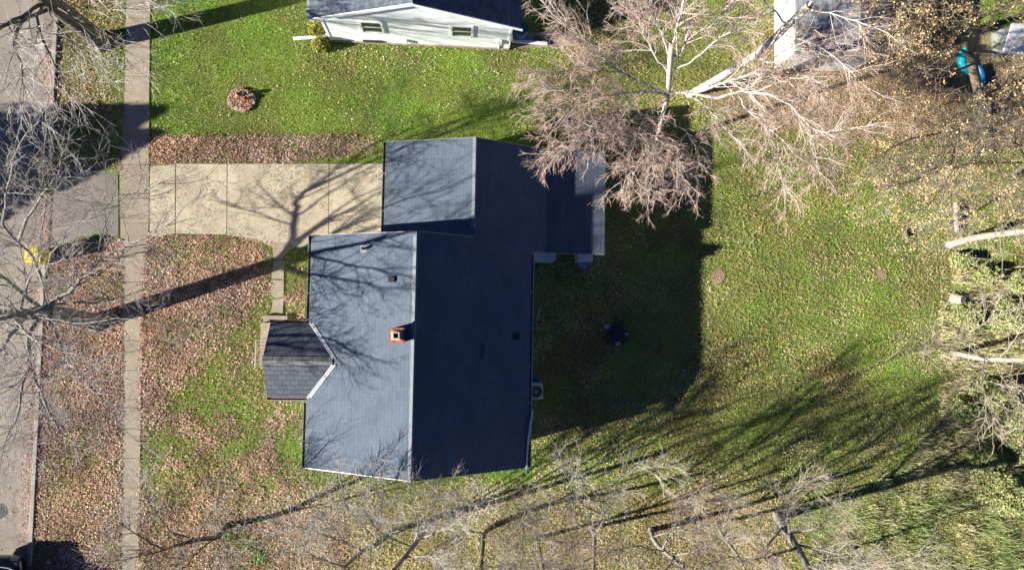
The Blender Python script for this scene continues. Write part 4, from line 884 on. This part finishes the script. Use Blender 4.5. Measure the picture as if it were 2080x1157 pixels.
# covered patio posts and screens under the rear roof
for u in (1095, 1190):
    q = at(u, 517, 1.0); MB().box(q[0] - .05, q[0] + .05, yPS + .12, yPS + .22, 0, zB - .2).build('post', M['white'], garage)
q0, q1 = at(1086, 516, 1.), at(1130, 516, 1.); MB().hexa([(q0[0], yPS - .25, 0), (q1[0] - .1, yPS - .25, 0), (q1[0] - .1, yPS + .1, 0), (q0[0], yPS + .1, 0)], [(q0[0], yPS - .22, .9), (q1[0], yPS - .22, .9), (q1[0], yPS + .1, .9), (q0[0], yPS + .1, .9)]).build('patio_screen', M['whitemetal'], garage)
q0, q1 = at(1174, 520, .8), at(1204, 520, .8)
MB().box(q0[0], q1[0], yPS - .22, yPS + .1, 0, .85).build('patio_step', M['whitemetal'], garage, .01)
for k, (px, lab) in enumerate((([(1176, 523), (1194, 522), (1194, 532), (1175, 532)], 'grey board lying straight on the grass beside the patio step'), ([(1175, 535), (1192, 538), (1190, 546), (1174, 541)], 'grey board lying askew on the grass below the straight board'))):
    mb = MB(); mb.slab([(at(u, v)[0], at(u, v)[1], .16 - .05 * k) for u, v in px][::-1], .06); put(mb.build('loose_board', M['wood' if 0 else 'galv'], bevel=.005), lab, 'board')
# air conditioner
p = at(1091, 795, .8); ac = thing('air_conditioner', (p[0], p[1], 0), 'square white air conditioning unit with round fan grille against the rear wall', 'air conditioner')
s = .33; MB().box(p[0] - s, p[0] + s * .78, p[1] - s, p[1] + s, .06, .78).build('cabinet', plain('ac_paint', (.55, .56, .52), .5, .2), ac, .06)
MB().box(p[0] - s - .05, p[0] + s, p[1] - s - .05, p[1] + s + .05, 0, .055).build('pad', M['walk'], ac)
fx = p[0] - .03
gr_ = MB().lathe((fx, p[1], .781), [(.25, 0), (.25, .004)], 28); gr_.build('fan_well', M['dark'], ac); g2 = MB()
for rr_ in (.06, .11, .16, .21, .255): 
    nn = 28
    for k in range(nn):
        a0, a1 = 2 * math.pi * k / nn, 2 * math.pi * (k + 1) / nn; g2.bar((fx + rr_ * math.cos(a0), p[1] + rr_ * math.sin(a0), .80), (fx + rr_ * math.cos(a1), p[1] + rr_ * math.sin(a1), .80), .008, .008)
for k in range(8): a0 = math.pi * k / 4; g2.bar((fx, p[1], .803), (fx + .26 * math.cos(a0), p[1] + .26 * math.sin(a0), .803), .01, .006)
g2.build('grille', M['galv'], ac); MB().lathe((fx, p[1], .80), [(.045, 0), (.045, .02), (.02, .03)], 16).build('hub', M['galv'], ac)
p = at(1088, 772, .3); bx = thing('utility_box', (p[0], p[1], 0), 'small blue grey box standing beside the air conditioner', 'box'); MB().box(p[0] - .17, p[0] + .17, p[1] - .15, p[1] + .15, 0, .32).build('case', M['galv'], bx, .02); MB().box(p[0] - .18, p[0] + .18, p[1] - .16, p[1] + .16, .321, .36).build('lid', M['blueglass'], bx, .01)
p0, p1 = at(1098, 627, .1), at(1092, 647, .1); put(MB().bar((p0[0], p0[1], .05), (p1[0], p1[1], .05), .08, .05).build('splash_board', M['galv'], bevel=.01), 'short grey splash board on the dark grass behind the house', 'board')

# ---------------------------------------------------------------- neighbour's white house
hr2, he2 = 4.75, 2.95
yw = at(850, 92, 0)[1]; xw0, xw1 = at(672, 90)[0], at(1033, 96)[0]
xa, xb = at(627, 45, he2)[0], at(1062, 54, he2)[0]; xr2 = at(838, 4, hr2)[0]; yrk = at(838, 6, hr2)[1]; yB = yw + 12
nb = thing('white_house', ((xw0 + xw1) / 2, yw + 5, 0), "neighbouring single storey house with pale siding and grey shingle roof at the top edge", 'house')
mb = MB(); mb.slab([(xa, yrk, he2), (xr2, yrk, hr2), (xr2, yB, hr2), (xa, yB, he2)], .14); mb.build('roof_front', M['shingle_nb'], nb)
mb = MB(); mb.slab([(xr2, yrk, hr2), (xb, yrk, he2), (xb, yB, he2), (xr2, yB, hr2)], .14); mb.build('roof_rear', M['shingle_nb'], nb)
s2 = (hr2 - he2) / (xr2 - xa); s3 = (hr2 - he2) / (xb - xr2)
walls('wall', xw0, xw1, yw, yB - .3, he2 + s2 * (xw0 - xa) - .16, xr2, hr2 - .16, he2 + s3 * (xb - xw1) - .16, nb, M['siding'])
for (x0, z0, x1, z1) in ((xa, he2, xr2, hr2), (xr2, hr2, xb, he2)):
    y = yrk - .024; MB().hexa([(x0, y - .02, z0 - .2), (x1, y - .02, z1 - .2), (x1, y + .02, z1 - .2), (x0, y + .02, z0 - .2)], [(x0, y - .02, z0 - .01), (x1, y - .02, z1 - .01), (x1, y + .02, z1 - .01), (x0, y + .02, z0 - .01)]).build('rake_trim', M['white'], nb)
MB().box(xw0 - .03, xw0 + .08, yw - .025, yw + .1, 0, he2 - .1).build('corner_trim', M['white'], nb); MB().box(xw1 - .08, xw1 + .03, yw - .025, yw + .1, 0, he2 - .1).build('corner_trim', M['white'], nb)
MB().box(xw0 - .02, xw1 + .02, yw - .05, yw + .1, 0, .16).build('foundation', M['walk'], nb)
MB().box(xa - .11, xa - .004, yrk, yB, he2 - .13, he2 - .02).build('gutter', M['gutter'], nb)
def nbwin(u, v, w_, h_):
    z = 1.75; p = at(u, v, z); x = p[0]; f = MB(); y = yw
    for (x0, x1, z0, z1) in ((x - w_ / 2 - .09, x + w_ / 2 + .09, z + h_ / 2, z + h_ / 2 + .09), (x - w_ / 2 - .09, x + w_ / 2 + .09, z - h_ / 2 - .09, z - h_ / 2), (x - w_ / 2 - .09, x - w_ / 2, z - h_ / 2, z + h_ / 2), (x + w_ / 2, x + w_ / 2 + .09, z - h_ / 2, z + h_ / 2)): f.box(x0, x1, y - .06, y - .002, z0, z1)
    w_o = f.build('window', M['white'], nb); MB().box(x - w_ / 2, x + w_ / 2, y - .02, y - .004, z - h_ / 2, z + h_ / 2).build('pane', M['glass'], w_o); MB().box(x - w_ / 2, x + w_ / 2, y - .045, y - .022, z - .025, z + .025).build('sash_bar', M['white'], w_o)
nbwin(755, 58, .78, .95); nbwin(938, 61, .78, .95)
p = at(838, 10, 4.2); MB().box(p[0] - .18, p[0] + .18, yw - .12, yw - .002, 3.95, 4.35).build('gable_vent', M['white'], nb, .01)
p = at(822, 84, .55); MB().box(p[0] - .10, p[0] + .10, yw - .14, yw - .002, .35, .62).build('dryer_vent', M['white'], nb, .02)
p = at(1015, 85, .9); mb = MB().box(p[0] - .1, p[0] + .1, yw - .12, yw - .002, .7, 1.05); mb.box(p[0] - .02, p[0] + .02, yw - .06, yw - .002, .1, .7); mb.build('meter_box', M['label'], nb, .01)
p = at(757, 89, .3); MB().box(p[0] - .42, p[0] + .42, yw - .056, yw - .01, .19, .34).build('basement_window', M['dark'], nb)
a, b = at(596, 79, .12), at(664, 74, .25)
mb = MB().bar(a, b, .12, .09); mb.bar(b, (b[0] + .1, b[1] + .1, .6), .1, .08); put(mb.build('downspout_extension', M['white'], bevel=.01), 'white downspout extension lying between the two yellow green shrubs', 'downspout')
a, b = at(1112, 89, .10), at(1040, 84, .2)
mb = MB().bar(a, b, .13, .09); mb.bar(b, (b[0] - .05, b[1] + .1, .7), .1, .08); put(mb.build('downspout_extension', M['white'], bevel=.01), 'white downspout extension lying on the concrete pad right of the white house', 'downspout')
a = at(1113, 90, .1); q = [tuple(at(u, v, .08)) for u, v in ((1113, 87), (1100, 82), (1093, 76), (1086, 80))]; tb = Tubes(); tb.add(resample(q, 14), .055, .055, 8)
put(tb.build('drain_hose', M['bark_dark'], None), 'black corrugated drain hose curling at the end of the white downspout', 'hose')
p = at(1058, 62, .6); tk_ = thing('covered_barrel', (p[0], p[1], 0), 'round blue barrel under the shaded eave of the white house', 'barrel')
MB().lathe((p[0], p[1], 0), [(.28, 0), (.31, .3), (.31, .6), (.28, .78)], 22).build('body', M['blue'], tk_, smooth=True); MB().lathe((p[0], p[1], .781), [(.30, 0), (.29, .04), (.1, .07)], 22).build('lid', M['blueglass'], tk_)

# ---------------------------------------------------------------- shed at the top right
zs = 2.3
sx0, sy0 = at(1577, 131)[0], at(1577, 131)[1]; sx1 = at(1728, 133)[0]
rx0, rx1 = at(1619, 107, zs)[0] - .05, at(1792, 108, zs)[0]; ryS = at(1700, 109, zs)[1]; syN = sy0 + 9
shd = thing('shed', ((sx0 + sx1) / 2, sy0 + 3, 0), 'white sided outbuilding with worn light grey shingle roof behind the birch', 'shed')
sh_r = 3.15; rxm = (rx0 + rx1) / 2 + .6
mb = MB(); mb.slab([(rx0, ryS, zs), (rxm, ryS, sh_r - .25), (rxm, syN, sh_r - .25), (rx0, syN, zs)], .12); mb.slab([(rxm, ryS, sh_r - .25), (rx1 + .3, ryS, zs + .1), (rx1 + .3, syN, zs + .1), (rxm, syN, sh_r - .25)], .12); mb.build('roof', M['shingle_shed'], shd)
walls('wall', rx0 + .12, rx1 - .05, ryS + .1, syN - .2, zs - .12, rxm, sh_r - .42, zs - .1, shd, M['siding_shed'])
for (x0, z0, x1, z1) in ((rx0, zs, rxm, sh_r - .25), (rxm, sh_r - .25, rx1 + .3, zs + .1)):
    y = ryS - .024; MB().hexa([(x0, y - .02, z0 - .16), (x1, y - .02, z1 - .16), (x1, y + .02, z1 - .16), (x0, y + .02, z0 - .16)], [(x0, y - .02, z0 - .01), (x1, y - .02, z1 - .01), (x1, y + .02, z1 - .01), (x0, y + .02, z0 - .01)]).build('rake_trim', M['white'], shd)
# pale roofed outbuilding on the right edge and its dark gap
q = at(2040, 106, .9); ob = thing('outbuilding', (q[0] + 2, q[1] + 1, 0), 'low pale roofed lean-to cut off by the top right edge', 'shed')
mb = MB(); mb.slab([(q[0], q[1], .85), (q[0] + 5, q[1], .9), (q[0] + 5, q[1] + 1.3, 1.1), (q[0] + .3, q[1] + 1.3, 1.05)], .08); mb.build('roof', M['tarp'], ob); MB().box(q[0] + .1, q[0] + 4.8, q[1] + .08, q[1] + 1.2, 0, .76).build('wall', M['galv'], ob)
q = at(1790, 30); 

# float ring, turquoise and blue
pts = [at(u, v, .25) for u, v in ((1972, 100), (1957, 106), (1953, 122), (1957, 136), (1968, 146), (1977, 150))]
fr_ = thing('pool_float', tuple(at(1965, 125)[:2]) + (0,), 'turquoise and blue inflatable lying under the tan leaved tree', 'pool float')
tb = Tubes(); P_ = resample(pts, 22); tb.add(P_[:12], .17, .19, 14); tb.add(P_[11:], .19, .12, 14); tb.build('turquoise_tube', M['turq'], fr_)
tb = Tubes(); pts = [at(u, v, .22) for u, v in ((1988, 134), (1993, 146), (1995, 160), (1990, 178), (1982, 184))]; tb.add(resample(pts, 16), .12, .16, 14); tb.build('blue_tube', M['blue'], fr_)
# stump, fallen log, cut log
q = at(1937, 606); st_ = thing('tree_stump', (q[0], q[1], 0), 'pale weathered stump among the bushes at the right edge of the lawn', 'stump')
prof = [(.30, 0), (.24, .12), (.2, .28), (.19, .45)]; mb = MB().lathe((q[0], q[1], 0), prof, 18, (.35, -.15, 1)); mb.build('wood', M['bark_pale'], st_, smooth=False)
tb = Tubes(); tb.add(resample([at(1944, 470, .12), at(1942, 440, .2), at(1941, 410, .3)], 10), .115, .10, 12); put(tb.build('fallen_log', M['bark_pale'], None), 'straight cream coloured log lying upright in the picture beside the leaning cream trunk', 'log')
tb = Tubes(); tb.add(resample([at(1835, 470, .12), at(1842, 480, .12)], 6), .14, .13, 10); put(tb.build('wood_chunk', M['bark_dark'], None), 'short dark chunk of wood on the grass left of the cream log', 'log')

# fire pit behind the house
q = at(1252, 677); fp = thing('fire_pit', (q[0], q[1], 0), 'sunken black fire pit ringed with stones on the shaded back lawn', 'fire pit')
mb = MB().lathe((q[0], q[1], .0), [(.34, .10), (.36, .10), (.36, .0), (.34, .0)], 28); mb.build('ring', M['dark'], fp); MB().lathe((q[0], q[1], .01), [(.36, 0), (.36, .05)], 28).build('ash_bed', M['hole'], fp)
rr = random.Random(4); m_ash = plain('sooty_stone', (.07, .065, .06), .95, 0, .4, 9, .5)
for k in range(13):
    a = 2 * math.pi * k / 13 + rr.uniform(-.14, .14); rd = .46 + rr.uniform(-.04, .09); cx, cy = q[0] + rd * math.cos(a), q[1] + rd * math.sin(a); s_ = rr.uniform(.08, .12)
    mb = MB().lathe((cx, cy, 0), [(s_, 0), (s_ * 1.05, .06), (s_ * .7, .11)], 7); mb.build('ring_stone', m_ash if k % 5 else M['galv'], fp)
# planter ring
q = at(490, 205); pb_ = thing('flower_bed', (q[0], q[1], 0), 'round mulch bed full of leaves on the upper lawn', 'flower bed')
MB().lathe((q[0], q[1], 0), [(.50, 0), (.48, .05), (.25, .09), (.02, .11)], 26).build('mulch', M['litter'], pb_, smooth=True)
m = 900; a = rng.uniform(0, 6.283, m); rd = .52 * np.sqrt(rng.random(m)); C = np.stack([q[0] + rd * np.cos(a), q[1] + rd * np.sin(a), .11 + .04 * rng.random(m)], 1)
d = rng.normal(0, 1, (m, 3)); d[:, 2] *= .5; d /= np.linalg.norm(d, axis=1, keepdims=True); e = np.cross(d, [0, 0, 1.]) + rng.normal(0, .3, (m, 3)); e /= np.linalg.norm(e, axis=1, keepdims=True)
pal = np.array([(.45, .28, .22), (.58, .42, .34), (.30, .16, .12), (.5, .3, .18)]); ci = pal[rng.integers(0, 4, m)]
o = from_arrays('leaves', np.stack([C - d * .04, C + e * .025, C + d * .04, C - e * .025], 1).reshape(-1, 3), np.arange(4 * m).reshape(-1, 4), M['leaf'], pb_, col=np.repeat(ci, 4, 0)); put(o, kind='stuff')
stone_px = [(465, 203), (467, 210), (472, 217), (480, 220), (488, 221), (496, 223), (503, 221), (508, 215), (514, 208), (514, 199), (510, 193), (483, 187), (473, 191)]
where = ['left side of the mulch bed, upper of the leftmost pair', 'left side of the mulch bed, lower of the leftmost pair', 'lower left of the mulch bed', 'bottom edge of the mulch bed, leftmost of four', 'bottom edge of the mulch bed, second of four', 'lowest point of the mulch bed rim', 'bottom edge of the mulch bed, rightmost of four',
         'lower right of the mulch bed', 'right side of the mulch bed, lower of two', 'right side of the mulch bed, upper of two', 'upper right of the mulch bed', 'top of the mulch bed beside the blue balls', 'upper left of the mulch bed']
first = None
for k, (u, v) in enumerate(stone_px):
    p = at(u, v, .1)
    if first is None:
        mb = MB().lathe((0, 0, 0), [(.085, 0), (.09, .02), (.09, .12), (.08, .14)], 14); first = mb.build('edging_stone', M['paver']); o = first
    else: o = first.copy(); COL.objects.link(o)
    o.location = (p[0], p[1], 0); o.rotation_euler = (rr.uniform(-.12, .12), rr.uniform(-.12, .12), rr.uniform(0, 6)); o.scale = (rr.uniform(.85, 1.1),) * 3
    put(o, 'round tan edging stone, ' + where[k], 'stone', 'edging stones round the mulch bed')
for k, (u, v, lab) in enumerate(((480, 196, 'orange clay pot at the left of the mulch bed'), (500, 200, 'orange clay pot tipped near the middle of the mulch bed'))):
    p = at(u, v, .1); pt = MB().lathe((p[0], p[1], .09), [(.05, 0), (.085, .16), (.095, .16), (.095, .20), (.08, .20), (.07, .12), (.01, .11)], 18, (.3, -.2, 1) if k else (.5, .3, .6)); put(pt.build('clay_pot', M['terracotta']), lab, 'plant pot')
for k, (u, v, lab) in enumerate(((493, 187, 'dark blue glass ball on a stake, left one above the mulch bed'), (503, 187, 'dark blue glass ball on a stake, right one above the mulch bed'))):
    p = at(u, v, .4); r_ = thing('garden_globe', (p[0], p[1], 0), lab, 'garden ornament', 'garden globes'); MB().lathe((p[0], p[1], .28), [(.01, -.07), (.05, -.05), (.07, 0), (.05, .05), (.01, .07)], 18).build('globe', M['blueglass'], r_, smooth=True); MB().box(p[0] - .012, p[0] + .012, p[1] - .012, p[1] + .012, 0, .215).build('stake', M['dark'], r_)

# yellow wheeled bin
p = at(80, 519, .5); bz = .92; bn = thing('wheeled_bin', (p[0], p[1], 0), 'bright yellow wheeled rubbish bin standing in the street by the kerb', 'bin')
x, y = p[0], p[1]; L = [(-.30, -.30), (.26, -.33), (.26, .33), (-.30, .30)]
mb = MB(); mb.hexa([(x + a * .78, y + b * .78, .06) for a, b in L], [(x + a, y + b, bz - .08) for a, b in L]); mb.build('body', M['yellow'], bn, .03)
Lr = [(-.36, -.335), (.22, -.37), (.22, .37), (-.36, .335)]
ld = MB(); ld.hexa([(x + a, y + b, bz - .075) for a, b in Lr], [(x + a * .97, y + b * .97, bz - .04) for a, b in Lr]); ld.hexa([(x + a * .8, y + b * .84, bz - .04) for a, b in Lr], [(x + a * .74, y + b * .78, bz + .02) for a, b in Lr])
lo = ld.build('lid', M['yellow'], bn, .02); MB().box(x - .13, x - .03, y - .16, y + .06, bz + .021, bz + .028).build('lid_label', M['label'], lo)
hn = MB(); hn.bar((x + .33, y - .27, bz - .06), (x + .33, y + .27, bz - .06), .05, .05); 
for s in (-1, 1): hn.bar((x + .2, y + s * .25, bz - .08), (x + .34, y + s * .25, bz - .06), .05, .05)
hn.box(x + .235, x + .30, y - .32, y + .32, bz - .05, bz - .01); hn.build('handle', M['yellow'], bn, .012)
for s in (-1, 1): MB().lathe((x + .22, y + s * .27, .11), [(.11, -.03), (.11, .03)], 18, (0, 1, 0)).build('wheel', M['black'], bn)
# manhole
p = at(-2, 1038); put(MB().lathe((p[0], p[1], .0), [(.32, 0), (.32, .016), (.27, .016), (.27, .011), (.2, .011), (.2, .016), (.02, .016)], 28).build('manhole_cover', M['dark']), 'round dark metal manhole cover in the street at the left edge', 'manhole cover')
# overhead cable at the top right
a, b = np.array(at(1150, 190, 7.0)), np.array(at(2200, 310, 6.0)); 
# black car, bottom left corner (only its end is in the frame)
def car(cx, cy_top, label):
    """built pointing to +y: profile sections along y"""
    root = thing('parked_car', (cx, cy_top - 2.3, 0), label, 'car'); W = .92; secs = []
    # (y from nose, half width, z bottom, belt z)
    prof = [(0, .30, .34, .58), (.04, .55, .28, .68), (.14, .74, .25, .76), (.38, .88, .22, .86), (.9, .92, .2, .97), (1.5, .93, .2, 1.02), (2.6, .93, .2, 1.04), (3.6, .93, .2, 1.06), (4.2, .88, .22, 1.02), (4.45, .80, .28, .9), (4.52, .65, .34, .7)]
    mb = MB(); ring = []
    for (d, hw_, zb, zt) in prof:
        y = cy_top - d; r_ = [(-hw_ * .9, zb), (-hw_, zb + .18), (-hw_, zt - .2), (-hw_ * .93, zt - .06), (-hw_ * .7, zt), (0, zt + .03), (hw_ * .7, zt), (hw_ * .93, zt - .06), (hw_, zt - .2), (hw_, zb + .18), (hw_ * .9, zb)]
        ring.append([len(mb.v) + k for k in range(len(r_))]); mb.v += [(cx + a, y, b) for a, b in r_]
    for i in range(len(ring) - 1):
        for k in range(11): j = (k + 1) % 11; mb.f.append((ring[i][k], ring[i][j], ring[i + 1][j], ring[i + 1][k]))
    mb.f.append(tuple(ring[0])[::-1]); mb.f.append(tuple(ring[-1])); body = mb.build('body', M['paint'], root, smooth=True)
    sb = body.modifiers.new('sub', 'SUBSURF'); sb.levels = 2; sb.render_levels = 2
    cab = MB(); C = [(1.15, .80, 1.0, .0), (1.75, .74, 1.0, .42), (2.1, .70, 1.0, .50), (3.2, .70, 1.0, .50), (3.9, .72, 1.02, .36), (4.25, .74, 1.02, .02)]; rg = []
    for d, hw_, z0, h_ in C:
        y = cy_top - d; r_ = [(-.84, z0 - .04), (-hw_ - .02, z0 + h_ * .6), (-hw_ * .85, z0 + h_ * .95), (0, z0 + h_ + .03), (hw_ * .85, z0 + h_ * .95), (hw_ + .02, z0 + h_ * .6), (.84, z0 - .04)]
        rg.append([len(cab.v) + k for k in range(7)]); cab.v += [(cx + a, y, b) for a, b in r_]
    for i in range(len(rg) - 1):
        for k in range(7): j = (k + 1) % 7; cab.f.append((rg[i][k], rg[i][j], rg[i + 1][j], rg[i + 1][k]))
    cab.f.append(tuple(rg[0])[::-1]); cab.f.append(tuple(rg[-1])); g_ = cab.build('windows', M['glass'], root, smooth=True)
    rfm = MB(); rfm.hexa([(cx - .62, cy_top - 3.3, 1.50), (cx + .62, cy_top - 3.3, 1.50), (cx + .62, cy_top - 1.95, 1.49), (cx - .62, cy_top - 1.95, 1.49)], [(cx - .58, cy_top - 3.28, 1.56), (cx + .58, cy_top - 3.28, 1.56), (cx + .58, cy_top - 1.98, 1.55), (cx - .58, cy_top - 1.98, 1.55)])
    rfm.build('roof_panel', M['paint'], root, .02)
    tb = Tubes(); tb.add(resample([(cx - .86, cy_top - .62, .93), (cx - .5, cy_top - .38, .93), (cx, cy_top - .30, .955), (cx + .5, cy_top - .38, .93), (cx + .86, cy_top - .62, .93)], 20), .014, .014, 6); tb.build('bonnet_trim', M['whitemetal'], root)
    for s in (-1, 1):
        MB().box(cx + s * .94 - .10, cx + s * .94 + .10, cy_top - 1.62, cy_top - 1.48, .98, 1.12).build('mirror', M['paint'], root, .03)
        MB().hexa([(cx + s * .55 - .16, cy_top - .02, .58), (cx + s * .55 + .16, cy_top - .02, .58), (cx + s * .55 + .16, cy_top - .3, .6), (cx + s * .55 - .16, cy_top - .3, .6)], [(cx + s * .55 - .15, cy_top - .05, .72), (cx + s * .55 + .15, cy_top - .05, .72), (cx + s * .55 + .15, cy_top - .3, .8), (cx + s * .55 - .15, cy_top - .3, .8)]).build('headlight', M['glass'], root)
        for d in (.85, 3.6):
            wh = MB().lathe((cx + s * .82, cy_top - d, .33), [(.2, -.11), (.33, -.1), (.33, .1), (.2, .11)], 24, (1, 0, 0)).build('wheel', M['black'], root); MB().lathe((cx + s * .93, cy_top - d, .33), [(.2, -.01), (.18, .02), (.04, .02)], 16, (s, 0, 0)).build('rim', M['galv'], wh)
p = at(22, 1132, .8); car(p[0] - .45, p[1], 'black car parked at the kerb, cut off by the bottom left corner')
